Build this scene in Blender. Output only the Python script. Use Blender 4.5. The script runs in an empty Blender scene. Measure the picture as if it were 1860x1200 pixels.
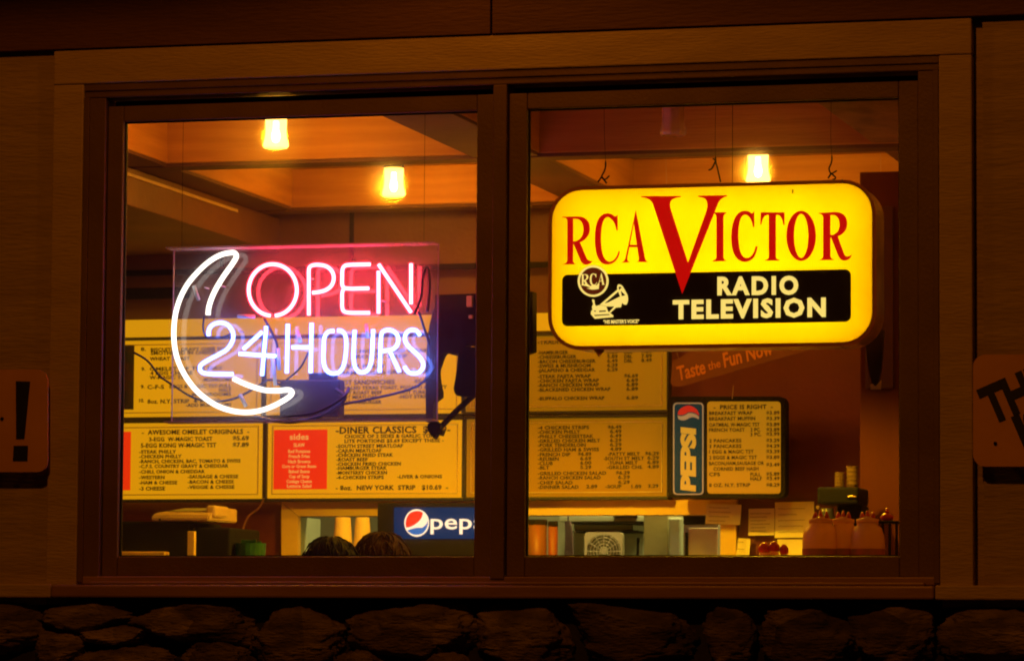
import bpy, bmesh, math, random
from mathutils import Vector, Matrix, noise
random.seed(7)
sc = bpy.context.scene
COL = sc.collection

# ------------------------------------------------------------------ camera
YAW, PITCH, ROLL = -0.264495525, 0.0823579023, 0.00640690529
CAM = Vector((3.01028586, -11.0026385, 0.864399817))
FPX, PW, PH = 7133.15633, 1860.0, 1200.0
_f = Vector((math.sin(YAW)*math.cos(PITCH), math.cos(YAW)*math.cos(PITCH), math.sin(PITCH)))
_r = Vector((math.cos(YAW), -math.sin(YAW), 0))
_u = _r.cross(_f)
CR = _r*math.cos(ROLL) + _u*math.sin(ROLL)
CU = _u*math.cos(ROLL) - _r*math.sin(ROLL)
cam = bpy.data.cameras.new("camera")
cam.sensor_width = 36.0
cam.lens = FPX/PW*36.0
cam.clip_end = 500
cam.clip_start = 0.1
cam.dof.use_dof = True
cam.dof.focus_distance = 11.6
cam.dof.aperture_fstop = 9.0
cam_o = bpy.data.objects.new("camera", cam)
COL.objects.link(cam_o)
cam_o.matrix_world = Matrix(((CR.x, CU.x, -_f.x, CAM.x), (CR.y, CU.y, -_f.y, CAM.y), (CR.z, CU.z, -_f.z, CAM.z), (0, 0, 0, 1)))
sc.camera = cam_o

def A(px, py, y):
    """photo pixel -> point on the real plane at depth y behind the facade"""
    d = _f + CR*((px-PW/2)/FPX) + CU*((PH/2-py)/FPX)
    return CAM + d*((y-CAM.y)/d.y)
def AZ(px, py, z):
    d = _f + CR*((px-PW/2)/FPX) + CU*((PH/2-py)/FPX)
    return CAM + d*((z-CAM.z)/d.z)

# ------------------------------------------------------------------ world, exposure
w = bpy.data.worlds.new("World"); sc.world = w; w.use_nodes = True
wn = w.node_tree; wn.nodes.clear()
wo = wn.nodes.new("ShaderNodeOutputWorld"); bg = wn.nodes.new("ShaderNodeBackground"); sky = wn.nodes.new("ShaderNodeTexSky")
sky.sky_type = 'NISHITA'; sky.sun_disc = False; sky.sun_elevation = math.radians(-6); sky.sun_rotation = math.radians(200)
bg.inputs[1].default_value = 0.05
wn.links.new(sky.outputs[0], bg.inputs[0]); wn.links.new(bg.outputs[0], wo.inputs[0])
sc.view_settings.view_transform = 'Standard'; sc.view_settings.look = 'None'
sc.view_settings.exposure = 0.0; sc.view_settings.gamma = 1.0; sc.view_settings.use_curve_mapping = False
sc.cycles.use_denoising = True
sc.cycles.max_bounces = 10; sc.cycles.transparent_max_bounces = 24
sc.cycles.sample_clamp_indirect = 6
sc.cycles.caustics_reflective = False; sc.cycles.caustics_refractive = False
sc.cycles.filter_width = 1.9

def lamp(name, loc, power, color, radius=0.04, kind='POINT', size=None, rot=None):
    l = bpy.data.lights.new(name, kind); l.energy = power; l.color = color
    if kind == 'AREA': l.shape = 'RECTANGLE'; l.size, l.size_y = size
    else: l.shadow_soft_size = radius
    o = bpy.data.objects.new(name, l); o.location = loc
    if rot: o.rotation_euler = rot
    COL.objects.link(o); return o

# the porch lamp under the eave, above the picture
lamp("porch_light", (-0.05, -0.48, 3.3), 6.0, (1.0, 0.29, 0.010), 0.05)
# and the sodium street lamp across the lot, shining in under the eave
lamp("street_light", (0.2, -7.0, 6.5), 385.0, (1.0, 0.255, 0.006), 0.16)

# ------------------------------------------------------------------ materials
def mat(name, col=(.5,.5,.5), rough=.6, metal=0., noise_amt=0., noise_scale=8., stretch=(1,1,1), bump=0., bump_scale=60., spec=.4, col2=None, detail=6.):
    m = bpy.data.materials.new(name); m.use_nodes = True
    nt = m.node_tree; b = nt.nodes["Principled BSDF"]
    b.inputs["Base Color"].default_value = (*col, 1); b.inputs["Roughness"].default_value = rough
    b.inputs["Metallic"].default_value = metal; b.inputs["Specular IOR Level"].default_value = spec
    tc = nt.nodes.new("ShaderNodeTexCoord"); mp = nt.nodes.new("ShaderNodeMapping"); mp.inputs["Scale"].default_value = stretch
    nt.links.new(tc.outputs["Object"], mp.inputs[0])
    if noise_amt or col2:
        n = nt.nodes.new("ShaderNodeTexNoise"); n.inputs["Scale"].default_value = noise_scale; n.inputs["Detail"].default_value = detail
        nt.links.new(mp.outputs[0], n.inputs["Vector"])
        r = nt.nodes.new("ShaderNodeValToRGB")
        c2 = col2 or tuple(c*(1-noise_amt) for c in col)
        r.color_ramp.elements[0].position = .35; r.color_ramp.elements[1].position = .65
        r.color_ramp.elements[0].color = (*c2, 1); r.color_ramp.elements[1].color = (*col, 1)
        nt.links.new(n.outputs[0], r.inputs[0]); nt.links.new(r.outputs[0], b.inputs["Base Color"])
    if bump:
        n2 = nt.nodes.new("ShaderNodeTexNoise"); n2.inputs["Scale"].default_value = bump_scale; n2.inputs["Detail"].default_value = 8
        nt.links.new(mp.outputs[0], n2.inputs["Vector"])
        bp = nt.nodes.new("ShaderNodeBump"); bp.inputs["Strength"].default_value = bump; bp.inputs["Distance"].default_value = .01
        nt.links.new(n2.outputs[0], bp.inputs["Height"]); nt.links.new(bp.outputs[0], b.inputs["Normal"])
    return m
def emit(name, col, strength, transp=0.0, tcol=(1,1,1)):
    m = bpy.data.materials.new(name); m.use_nodes = True; nt = m.node_tree; nt.nodes.clear()
    o = nt.nodes.new("ShaderNodeOutputMaterial"); e = nt.nodes.new("ShaderNodeEmission")
    e.inputs[0].default_value = (*col, 1); e.inputs[1].default_value = strength
    if transp:
        t = nt.nodes.new("ShaderNodeBsdfTransparent"); t.inputs[0].default_value = (*tcol, 1)
        mx = nt.nodes.new("ShaderNodeMixShader"); mx.inputs[0].default_value = transp
        nt.links.new(e.outputs[0], mx.inputs[1]); nt.links.new(t.outputs[0], mx.inputs[2]); nt.links.new(mx.outputs[0], o.inputs[0])
    else: nt.links.new(e.outputs[0], o.inputs[0])
    return m
def backlit(name, col, strength, rough=.4):
    m = mat(name, tuple(c*.25 for c in col), rough, spec=.12)
    b = m.node_tree.nodes["Principled BSDF"]
    b.inputs["Emission Color"].default_value = (*col, 1); b.inputs["Emission Strength"].default_value = strength
    return m
def clear(name, gloss=.06, dust=.03, haze=0., dustcol=(.8,.8,.8), tint=(1,1,1), rough=.02, haze_rough=.9, haze_ior=1.04):
    """thin clear sheet: see-through, a little mirror, a little dust, forward scatter that spreads lamp glow"""
    m = bpy.data.materials.new(name); m.use_nodes = True; nt = m.node_tree; nt.nodes.clear()
    o = nt.nodes.new("ShaderNodeOutputMaterial"); t = nt.nodes.new("ShaderNodeBsdfTransparent"); t.inputs[0].default_value = (*tint, 1)
    cur = t.outputs[0]
    def mixin(node, fac):
        nonlocal cur
        mx = nt.nodes.new("ShaderNodeMixShader")
        if isinstance(fac, float): mx.inputs[0].default_value = fac
        else: nt.links.new(fac, mx.inputs[0])
        nt.links.new(cur, mx.inputs[1]); nt.links.new(node.outputs[0], mx.inputs[2]); cur = mx.outputs[0]
    if haze:  # scatter put in to spread a glow around bright lamps
        r = nt.nodes.new("ShaderNodeBsdfRefraction"); r.inputs["IOR"].default_value = haze_ior; r.inputs["Roughness"].default_value = haze_rough
        mixin(r, float(haze))
    if haze:
        r = nt.nodes.new("ShaderNodeBsdfRefraction"); r.inputs["IOR"].default_value = 1.14; r.inputs["Roughness"].default_value = 1.0
        mixin(r, float(haze)*.22)
    if dust:
        d = nt.nodes.new("ShaderNodeBsdfDiffuse"); d.inputs[0].default_value = (*dustcol, 1)
        tc = nt.nodes.new("ShaderNodeTexCoord"); n = nt.nodes.new("ShaderNodeTexNoise"); n.inputs["Scale"].default_value = 9; n.inputs["Detail"].default_value = 8
        nt.links.new(tc.outputs["Object"], n.inputs["Vector"])
        mr = nt.nodes.new("ShaderNodeMapRange"); mr.inputs[1].default_value = .3; mr.inputs[2].default_value = .7
        mr.inputs[3].default_value = dust*.6; mr.inputs[4].default_value = dust*1.4
        nt.links.new(n.outputs[0], mr.inputs[0]); mixin(d, mr.outputs[0])
    if gloss:
        g = nt.nodes.new("ShaderNodeBsdfGlossy"); g.inputs["Roughness"].default_value = rough
        mixin(g, float(gloss))
    nt.links.new(cur, o.inputs[0]); return m

M = {}
M['trim'] = mat('trim_paint', (.50,.39,.25), .65, noise_scale=16, stretch=(.25,1,1.4), bump=.35, bump_scale=110, col2=(.43,.325,.20), detail=12)
M['siding'] = mat('siding_paint', (.44,.34,.22), .75, noise_scale=14, stretch=(.25,1,1.6), bump=.5, bump_scale=70, col2=(.36,.27,.17), detail=12)
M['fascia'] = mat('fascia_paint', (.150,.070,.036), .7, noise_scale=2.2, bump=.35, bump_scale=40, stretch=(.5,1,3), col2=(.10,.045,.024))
M['brown'] = mat('brown_paint', (.190,.115,.065), .5, noise_scale=5, bump=.15, bump_scale=120, col2=(.145,.085,.048))
M['sill'] = mat('sill_paint', (.34,.20,.11), .42, noise_scale=6, bump=.3, bump_scale=30, stretch=(.3,1,1), col2=(.25,.14,.08))
M['black'] = mat('black_rubber', (.012,.012,.013), .8, spec=.1)
M['darkmetal'] = mat('dark_metal', (.006,.004,.002), .7, spec=.05, bump=.1)
M['plate'] = mat('sign_plate', (.66,.36,.12), .55, noise_scale=5, bump=.12, bump_scale=25, col2=(.58,.31,.10))
M['ink'] = mat('black_ink', (.012,.012,.012), .5)
M['stone'] = mat('field_stone', (.34,.27,.21), .85, noise_scale=7, stretch=(1,1,3.2), bump=1., bump_scale=45, col2=(.10,.08,.066), detail=12)
def blotch(m, scale, lo):
    # stone to stone differences of tone
    nt = m.node_tree; b = nt.nodes["Principled BSDF"]; src = b.inputs["Base Color"].links[0].from_socket
    tc = nt.nodes.new("ShaderNodeTexCoord"); v = nt.nodes.new("ShaderNodeTexVoronoi"); v.inputs["Scale"].default_value = scale
    mx = nt.nodes.new("ShaderNodeMix"); mx.data_type = 'RGBA'; mx.blend_type = 'MULTIPLY'; mx.inputs[0].default_value = 1
    rp = nt.nodes.new("ShaderNodeValToRGB"); rp.color_ramp.elements[0].color = (lo, lo*.95, lo*.9, 1); rp.color_ramp.elements[1].color = (1, .97, .9, 1)
    nt.links.new(tc.outputs["Object"], v.inputs["Vector"]); sp = nt.nodes.new("ShaderNodeSeparateColor"); nt.links.new(v.outputs["Color"], sp.inputs[0]); nt.links.new(sp.outputs[0], rp.inputs[0])
    nt.links.new(src, mx.inputs[6]); nt.links.new(rp.outputs[0], mx.inputs[7]); nt.links.new(mx.outputs[2], b.inputs["Base Color"])
blotch(M['stone'], 4.0, .35)
M['mortar'] = mat('mortar', (.035,.032,.03), .95, noise_scale=20, col2=(.022,.02,.019), bump=.5, bump_scale=40)
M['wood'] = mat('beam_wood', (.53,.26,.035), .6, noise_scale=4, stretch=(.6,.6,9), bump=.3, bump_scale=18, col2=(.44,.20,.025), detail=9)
M['wood2'] = mat('beam_wood_rough', (.33,.17,.06), .75, noise_scale=6, stretch=(1.5,.8,5), bump=.5, bump_scale=18, col2=(.16,.08,.03), detail=10)
M['ceil'] = mat('ceiling_board', (.50,.27,.085), .7, noise_scale=3, stretch=(1,.3,1), bump=.2, col2=(.44,.23,.07))
M['bulk'] = mat('bulkhead_panel', (.19,.085,.03), .6, noise_scale=4, bump=.2, col2=(.15,.066,.024))
M['redwall'] = mat('red_wall', (.155,.03,.012), .6, noise_scale=3, bump=.2, col2=(.12,.022,.009))
M['casing'] = mat('yellow_casing', (.80,.58,.07), .5, noise_scale=6, bump=.15, col2=(.74,.52,.055))
M['ply'] = mat('orange_ply', (.11,.026,.004), .6, noise_scale=3, stretch=(4,4,.5), bump=.15, spec=.1, col2=(.09,.021,.0035))
M['plydark'] = mat('dark_ply', (.085,.022,.004), .6, noise_scale=3, stretch=(4,4,.5), col2=(.065,.016,.003))
M['scoop'] = mat('scoop_metal', (.06,.035,.015), .3, metal=.5)
M['steel'] = mat('kitchen_steel', (.40,.44,.30), .4, metal=.3, noise_scale=5, bump=.1, col2=(.33,.37,.25))
M['olive'] = mat('olive_panel', (.30,.29,.12), .5, noise_scale=4, bump=.1, col2=(.25,.24,.10))
M['cream'] = mat('cream_plastic', (.68,.60,.36), .45, noise_scale=8, col2=(.6,.52,.3))
M['brewcup'] = mat('dark_cream_cup', (.15,.09,.035), .6, noise_scale=9, spec=.1, col2=(.11,.065,.025))  # cream lowered to a darker tone for these cups
M['cup'] = mat('paper_cup', (.78,.62,.33), .6)
M['beige'] = mat('aged_beige_plastic', (.62,.45,.13), .45, noise_scale=9, col2=(.52,.36,.09))
M['rustcan'] = mat('rust_red_can', (.30,.075,.022), .45, noise_scale=4, stretch=(9,9,.3), col2=(.20,.09,.02))
M['paper'] = mat('note_paper', (.92,.86,.36), .8, noise_scale=6, bump=.25, bump_scale=9, col2=(.84,.74,.30))
M['red'] = mat('red_plastic', (.42,.022,.018), .35)
M['bottle'] = mat('bottle_plastic', (.66,.33,.15), .4, noise_scale=7, col2=(.6,.29,.12))
M['green'] = mat('green_plastic', (.008,.06,.02), .35, noise_scale=25, col2=(.02,.11,.03), bump=.4, bump_scale=30)
M['floor'] = mat('floor_tile', (.12,.05,.03), .5, noise_scale=3, col2=(.09,.04,.02))
M['asphalt'] = mat('asphalt', (.05,.05,.05), .9, noise_scale=40, bump=.4, bump_scale=90, col2=(.035,.035,.035))
M['chrome'] = mat('sign_can_metal', (.6,.42,.2), .28, metal=.5, noise_scale=9, bump=.12, bump_scale=14, col2=(.3,.18,.08))
M['rim'] = mat('sign_rim', (.46,.17,.03), .4)
M['white_in'] = mat('sign_can_white', (.85,.85,.82), .8)
def plastic(name, col):
    m = mat(name, col, .4); nt = m.node_tree; b = nt.nodes["Principled BSDF"]; o = nt.nodes["Material Output"]
    t = nt.nodes.new("ShaderNodeBsdfTranslucent"); t.inputs[0].default_value = (*col, 1); mx = nt.nodes.new("ShaderNodeMixShader"); mx.inputs[0].default_value = .5
    nt.links.new(b.outputs[0], mx.inputs[1]); nt.links.new(t.outputs[0], mx.inputs[2]); nt.links.new(mx.outputs[0], o.inputs[0]); return m
M['bottle'] = plastic('bottle_plastic', (.74, .46, .22))
M['glass'] = clear('window_glass', .04, .006, .05, dustcol=(.7,.6,.5), haze_ior=1.016)
M['acrylic'] = clear('acrylic_sheet', .06, .095, 0, dustcol=(.9,.88,.92), rough=.03)
M['acrylic_edge'] = clear('acrylic_edge', .15, .45, 0, dustcol=(.75,.5,.75), rough=.1)
M['skin'] = mat('skin', (.45,.24,.15), .5)
M['shirt'] = mat('shirt', (.08,.05,.05), .8, bump=.2)
M['hair_black'] = mat('black_hair', (.005,.003,.005), .8, spec=.04, noise_scale=20, stretch=(6,1,1), bump=.8, bump_scale=30, col2=(.008,.006,.01))
M['hair_brown'] = mat('brown_hair', (.022,.007,.003), .8, spec=.03, noise_scale=20, stretch=(6,1,1), bump=.8, bump_scale=30, col2=(.012,.004,.002))
M['menu'] = backlit('backlit_menu_panel', (.86,.37,.003), .78)
M['menu_hi'] = backlit('menu_glow_strip', (.82,.36,.004), .8)
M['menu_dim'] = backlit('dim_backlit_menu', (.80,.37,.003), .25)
M['menu_red'] = backlit('red_menu_insert', (.90,.030,.003), .85)
M['menu_white'] = backlit('pale_menu_letter', (.95,.42,.08), .8)
M['menu_ink'] = mat('menu_letter', (.035,.016,.006), .6)
M['price_panel'] = backlit('price_list_panel', (.80,.36,.008), .42)
M['menu_frame'] = mat('menu_channel', (.022,.026,.02), .45)
M['photo'] = mat('food_photo', (.10,.03,.015), .4, noise_scale=16, col2=(.012,.03,.035), detail=3)

# ------------------------------------------------------------------ object helpers
def link(name, me, m=None, parent=None):
    o = bpy.data.objects.new(name, me); COL.objects.link(o)
    if m is not None:
        me.materials.clear(); me.materials.append(m)
    if parent is not None:
        o.parent = parent
        if parent.type == 'EMPTY': o.matrix_parent_inverse = Matrix.Translation(-parent.location)
    return o
def obj(name, bm, m, parent=None, smooth=False):
    me = bpy.data.meshes.new(name); bmesh.ops.recalc_face_normals(bm, faces=bm.faces[:]); bm.to_mesh(me); bm.free()
    if smooth:
        for p in me.polygons: p.use_smooth = True
    return link(name, me, m, parent)
def pieces(name, bm, m, parent=None, smooth=False):
    """each separate piece of the mesh becomes a part of its own"""
    seen = set(); isl = []
    for f in bm.faces:
        if f in seen: continue
        st = [f]; seen.add(f); cur = []
        while st:
            q = st.pop(); cur.append(q)
            for v in q.verts:
                for g in v.link_faces:
                    if g not in seen: seen.add(g); st.append(g)
        isl.append(cur)
    for cur in isl:
        b2 = bmesh.new(); mp = {}
        for f in cur:
            for v in f.verts:
                if v not in mp: mp[v] = b2.verts.new(v.co)
            b2.faces.new([mp[v] for v in f.verts])
        obj(name, b2, m, parent, smooth)
    bm.free()
def tag(o, label, cat, group=None, kind=None):
    if label: o['label'] = label
    if cat: o['category'] = cat
    if group: o['group'] = group
    if kind: o['kind'] = kind
    return o
def thing(name, loc, label, cat, group=None, kind=None):
    o = bpy.data.objects.new(name, None); COL.objects.link(o); o.location = Vector(loc); o.empty_display_size = .05
    return tag(o, label, cat, group, kind)
def BM(): return bmesh.new()
def box(bm, x0, x1, y0, y1, z0, z1, bev=0., rot=None):
    g = bmesh.ops.create_cube(bm, size=1)
    vs = g['verts']
    for v in vs: v.co = Vector(((x0+x1)/2+v.co.x*(x1-x0), (y0+y1)/2+v.co.y*(y1-y0), (z0+z1)/2+v.co.z*(z1-z0)))
    if bev:
        es = list({e for v in vs for e in v.link_edges})
        g2 = bmesh.ops.bevel(bm, geom=es, offset=bev, segments=2, affect='EDGES', profile=.5)
        vs = list({v for f in g2['faces'] for v in f.verts} | {v for v in vs if v.is_valid})
    if rot:
        c = Vector(((x0+x1)/2, (y0+y1)/2, (z0+z1)/2))
        bmesh.ops.rotate(bm, verts=vs, cent=c, matrix=rot)
    return bm
def pbox(bm, px0, py0, px1, py1, y0, y1, bev=0.):
    """a box whose front (at depth y0) covers this part of the photo"""
    a = A(px0, (py0+py1)/2, y0); b = A(px1, (py0+py1)/2, y0); t = A((px0+px1)/2, py0, y0); d = A((px0+px1)/2, py1, y0)
    return box(bm, a.x, b.x, y0, y1, d.z, t.z, bev)
def pslab(bm, pts, y0, y1):
    f = [A(px, py, y0) for px, py in pts]
    va = [bm.verts.new(p) for p in f]; vb = [bm.verts.new((p.x, y1, p.z)) for p in f]
    n = len(f); bm.faces.new(va); bm.faces.new(vb[::-1])
    for i in range(n): bm.faces.new((va[i], vb[i], vb[(i+1) % n], va[(i+1) % n]))
    return bm
def smooth_path(pts, n=8, closed=False):
    P = [Vector(p) for p in pts]; out = []
    N = len(P); rng = range(N) if closed else range(N-1)
    for i in rng:
        if closed: p0, p1, p2, p3 = P[i-1], P[i], P[(i+1) % N], P[(i+2) % N]
        else: p0, p1, p2, p3 = P[max(i-1, 0)], P[i], P[i+1], P[min(i+2, N-1)]
        for k in range(n):
            t = k/n
            out.append(.5*((2*p1)+(p2-p0)*t+(2*p0-5*p1+4*p2-p3)*t*t+(3*p1-p0-3*p2+p3)*t**3))
    if not closed: out.append(P[-1])
    return out
def tube(bm, pts, r, seg=8, closed=False, cap=True):
    P = [Vector(p) for p in pts]; N = len(P); rings = []; ref = Vector((.13, 1, .07))
    for i in range(N):
        t = (P[(i+1) % N]-P[i-1]) if closed else (P[min(i+1, N-1)]-P[max(i-1, 0)])
        if t.length < 1e-9: t = Vector((0, 0, 1))
        t.normalize(); a = ref-t*ref.dot(t)
        if a.length < 1e-3: a = Vector((1, 0, 0))-t*t.x
        a.normalize(); ref = a; b = t.cross(a); rr = r[i] if isinstance(r, (list, tuple)) else r
        rings.append([bm.verts.new(P[i]+(a*math.cos(2*math.pi*k/seg)+b*math.sin(2*math.pi*k/seg))*rr) for k in range(seg)])
    for i in range(N if closed else N-1):
        A0, B0 = rings[i], rings[(i+1) % N]
        for k in range(seg): bm.faces.new((A0[k], A0[(k+1) % seg], B0[(k+1) % seg], B0[k]))
    if cap and not closed:
        bm.faces.new(rings[0][::-1]); bm.faces.new(rings[-1])
    return bm
def lathe(bm, c, prof, seg=24, lobes=0, amp=0., cap=True):
    rings = []
    for r, z in prof:
        ring = []
        for k in range(seg):
            a = 2*math.pi*k/seg; q = r*(1+amp*math.cos(lobes*a)) if lobes else r
            ring.append(bm.verts.new((c[0]+q*math.cos(a), c[1]+q*math.sin(a), c[2]+z)))
        rings.append(ring)
    for i in range(len(rings)-1):
        for k in range(seg): bm.faces.new((rings[i][k], rings[i][(k+1) % seg], rings[i+1][(k+1) % seg], rings[i+1][k]))
    if cap: bm.faces.new(rings[0][::-1]); bm.faces.new(rings[-1])
    return bm
def rrect(x0, y0, x1, y1, r, n=6):
    out = []
    for cx, cy, a0 in ((x1-r, y0+r, -90), (x1-r, y1-r, 0), (x0+r, y1-r, 90), (x0+r, y0+r, 180)):
        for k in range(n+1):
            a = math.radians(a0+90*k/n); out.append((cx+r*math.cos(a), cy+r*math.sin(a)))
    return out
def ell(cx, cy, rx, ry, n=40): return [(cx+rx*math.cos(2*math.pi*k/n), cy+ry*math.sin(2*math.pi*k/n)) for k in range(n)]
def svg(s, sc_=1., ox=0., oy=0., n=7):
    """M/L/Q/Z outline -> closed polylines, in photo pixels"""
    
    for c in 'MLQZ': s = s.replace(c, ' '+c+' ')
    tk = s.replace(',', ' ').split(); out = []; cur = []; i = 0; cmd = 'M'
    while i < len(tk):
        if tk[i] in 'MLQZ':
            cmd = tk[i]; i += 1
            if cmd == 'Z': out.append(cur); cur = []
            continue
        if cmd in 'ML':
            cur.append((float(tk[i]), float(tk[i+1]))); i += 2
        else:
            p0 = cur[-1]; c = (float(tk[i]), float(tk[i+1])); p = (float(tk[i+2]), float(tk[i+3])); i += 4
            for k in range(1, n+1):
                t = k/n; cur.append(tuple((1-t)**2*a+2*t*(1-t)*b+t*t*d for a, b, d in zip(p0, c, p)))
    if cur: out.append(cur)
    return [[(x/sc_+ox, y/sc_+oy) for x, y in pl] for pl in out]
def curve_mesh(loops2d, half):
    cu = bpy.data.curves.new("tmp", 'CURVE'); cu.dimensions = '2D'; cu.fill_mode = 'BOTH'; cu.extrude = half
    for lp in loops2d:
        s = cu.splines.new('POLY'); s.points.add(len(lp)-1); s.use_cyclic_u = True
        for p, q in zip(s.points, lp): p.co = (q[0], q[1], 0, 1)
    o = bpy.data.objects.new("tmp", cu); me = bpy.data.meshes.new_from_object(o)
    bpy.data.objects.remove(o); bpy.data.curves.remove(cu); return me
def add_shape(bm, loops_px, y, thick):
    """filled outline (holes by even-odd) lying on depth y, `thick` deep towards the viewer"""
    L = []
    for lp in loops_px:
        q = [A(px, py, y) for px, py in lp]; L.append([(p.x, p.z) for p in q])
    me = curve_mesh(L, thick/2)
    for v in me.vertices: v.co = (v.co.x, y-thick/2-v.co.z, v.co.y)
    bm.from_mesh(me); bpy.data.meshes.remove(me); return bm
_tcache = {}
def text_data(body, off, space):
    key = (body, off, space)
    if key not in _tcache:
        cu = bpy.data.curves.new("tmp", 'FONT'); cu.body = body; cu.size = 1; cu.offset = off; cu.space_character = space
        cu.resolution_u = 2 if len(body) > 6 else 4; cu.extrude = .5
        o = bpy.data.objects.new("tmp", cu); me = bpy.data.meshes.new_from_object(o)
        bpy.data.objects.remove(o); bpy.data.curves.remove(cu)
        vs = [v.co.copy() for v in me.vertices]; fs = [tuple(p.vertices) for p in me.polygons]
        bpy.data.meshes.remove(me); _tcache[key] = (vs, fs)
    return _tcache[key]
CAPH = max(v.y for v in text_data("H", 0, 1)[0])
def text(bm, body, x0, base, h, x1, y, thick=.0015, off=.018, space=1.06, base1=None, slant=0.):
    """lettering on plane y: from photo pixel (x0, base) to x1, capitals h pixels high"""
    vs, fs = text_data(body, off, space)
    if not vs: return bm
    u0 = min(v.x for v in vs); u1 = max(v.x for v in vs)
    p = A(x0, base, y); q = A(x1, base if base1 is None else base1, y); up = A(x0, base-h, y).z-p.z
    ex = (q-p)/(u1-u0); n = []
    zb = None if base1 is not None else (p.z+q.z)/2
    for v in vs:
        s = (v.x-u0)
        x = p.x+ex.x*s+slant*v.y*ex.x
        z = (p.z+ex.z*s if zb is None else zb)+v.y/CAPH*up
        n.append(bm.verts.new((x, y-thick/2-(v.z/.5)*thick/2, z)))
    for f in fs:
        try: bm.faces.new([n[i] for i in f])
        except ValueError: pass
    return bm
def text_dir(bm, body, px, py, ang, h, wpx, y, thick=.0015, off=.02, space=1.0, slant=0., local=None):
    """lettering starting at photo pixel, turned by ang degrees; h, wpx in pixels"""
    vs, fs = text_data(body, off, space)
    u0 = min(v.x for v in vs); u1 = max(v.x for v in vs); k = (A(px+100, py, y).x-A(px, py, y).x)/100
    p = A(px, py, y); a = math.radians(ang); n = []
    for v in vs:
        s = (v.x-u0)/(u1-u0)*wpx*k; t = v.y/CAPH*h*k; s += slant*t
        n.append(bm.verts.new((p.x+s*math.cos(a)-t*math.sin(a), y-thick/2-(v.z/.5)*thick/2, p.z+s*math.sin(a)+t*math.cos(a))))
    for f in fs:
        try: bm.faces.new([n[i] for i in f])
        except ValueError: pass
    return bm

# ================================================================== SETTING
bm = BM(); box(bm, -40, 40, -60, .5, -1.05, -.75); tag(obj('ground', bm, M['asphalt']), 'dark asphalt ground in front of the diner', None, kind='structure')
bm = BM(); box(bm, -3.2, 3.2, .16, 5.2, -.12, 0); tag(obj('floor', bm, M['floor']), 'dark red tiled floor inside the diner', None, kind='structure')
for nm, a in (('side_wall', (-3.2, -2.95, .16, 5.2, 0, 3.0)), ('side_wall', (2.6, 2.85, .16, 5.2, 0, 3.0)), ('kitchen_wall', (-2.95, 2.6, 4.9, 5.1, 0, 3.0))):
    bm = BM(); box(bm, *a)
    tag(obj(nm, bm, M['redwall'] if nm == 'side_wall' else M['steel']), None, None, kind='structure')

# ---- ceiling with its beams
ZB, ZC = 2.5, 2.645
ceiling = thing('ceiling', (0, 1.5, ZC), 'orange plywood ceiling crossed by boxed beams', None, kind='structure')
bm = BM(); box(bm, -2.95, 2.6, .16, 5.0, ZC, ZC+.1); obj('ceiling_board', bm, M['ceil'], ceiling)
B1 = (1.33, 1.445); B2 = (2.66, 2.775)
for k, (y0, y1) in enumerate((B1, B2)):
    bm = BM(); box(bm, -2.9, 2.55, y0, y1, ZB, ZC-.002, .004); obj('cross_beam', bm, M['wood'], ceiling)
    bm = BM(); box(bm, -2.9, 2.55, y0+.012, y1-.002, ZB-.012, ZB+.002, .002); obj('underside_shade', bm, M['fascia'], ceiling)  # dark strip carries the shade on the beam's underside
for k, (x0, x1) in enumerate(((-1.76, -1.53), (-.47, -.24), (.86, 1.12), (2.2, 2.45))):
    for (ya, yb) in ((.17, B1[0]-.002), (B1[1]+.002, B2[0]-.002)):
        bm = BM(); box(bm, x0, x1, ya, yb, ZB+.001, ZC-.003, .003); obj('long_beam', bm, M['wood'] if k != 2 else M['wood2'], ceiling)
        if k < 2:
            bm = BM(); box(bm, x0+.004, x1-.004, ya+.003, yb-.003, ZB-.010, ZB+.003, .002); obj('underside_shade', bm, M['fascia'], ceiling)
# lowered soffit left of the first beam with its pale edging
bm = BM(); box(bm, -2.9, -1.66, .17, 2.98, 2.36, ZB-.012, .004); obj('side_soffit', bm, M['bulk'], ceiling)
bm = BM(); box(bm, -1.659, -1.651, .3, 2.4, ZB-.045, ZB-.034, .001); obj('edging', bm, M['beige'], ceiling)

# ---- back wall with the serving hatch; bulkhead over the menus
YW = 3.0
hl, hr = A(540, 970, YW).x, A(1308, 970, YW).x; ht = A(760, 936, YW).z
bw = thing('back_wall', (0, YW, 0), 'dark red back wall with serving hatch and brown panels above', None, kind='structure')
bm = BM()
box(bm, -2.95, hl, YW, YW+.1, 0, 2.1); box(bm, hr, 2.6, YW, YW+.1, 0, 2.1); box(bm, hl, hr, YW, YW+.1, ht, 2.1); box(bm, hl, hr, YW, YW+.1, 0, .95)
obj('wall_face', bm, M['redwall'], bw)
zl = A(600, 486, 2.9).z
bm = BM(); box(bm, -2.95, 2.6, 2.90, 3.1, zl, ZC-.01); obj('bulkhead', bm, M['bulk'], bw)
zs2 = A(600, 572, 2.96).z
bm = BM(); box(bm, -2.95, A(1230, 500, 2.96).x, 2.965, 3.0, zs2-.12, zl+.02); obj('recess_board', bm, M['bulk'], bw)
bm = BM(); 
for (a, b, c, d) in ((200, 481, 1215, 491), (222, 522, 345, 542), (222, 383, 403, 389)): pbox(bm, a, b, c, d, 2.889, 2.905)
for px, t, b in ((403, 386, 484), (638, 386, 484), (1180, 386, 484)): pbox(bm, px-3.5, t, px+3.5, b, 2.890, 2.905)
pieces('black_batten', bm, M['black'], bw)
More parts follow.
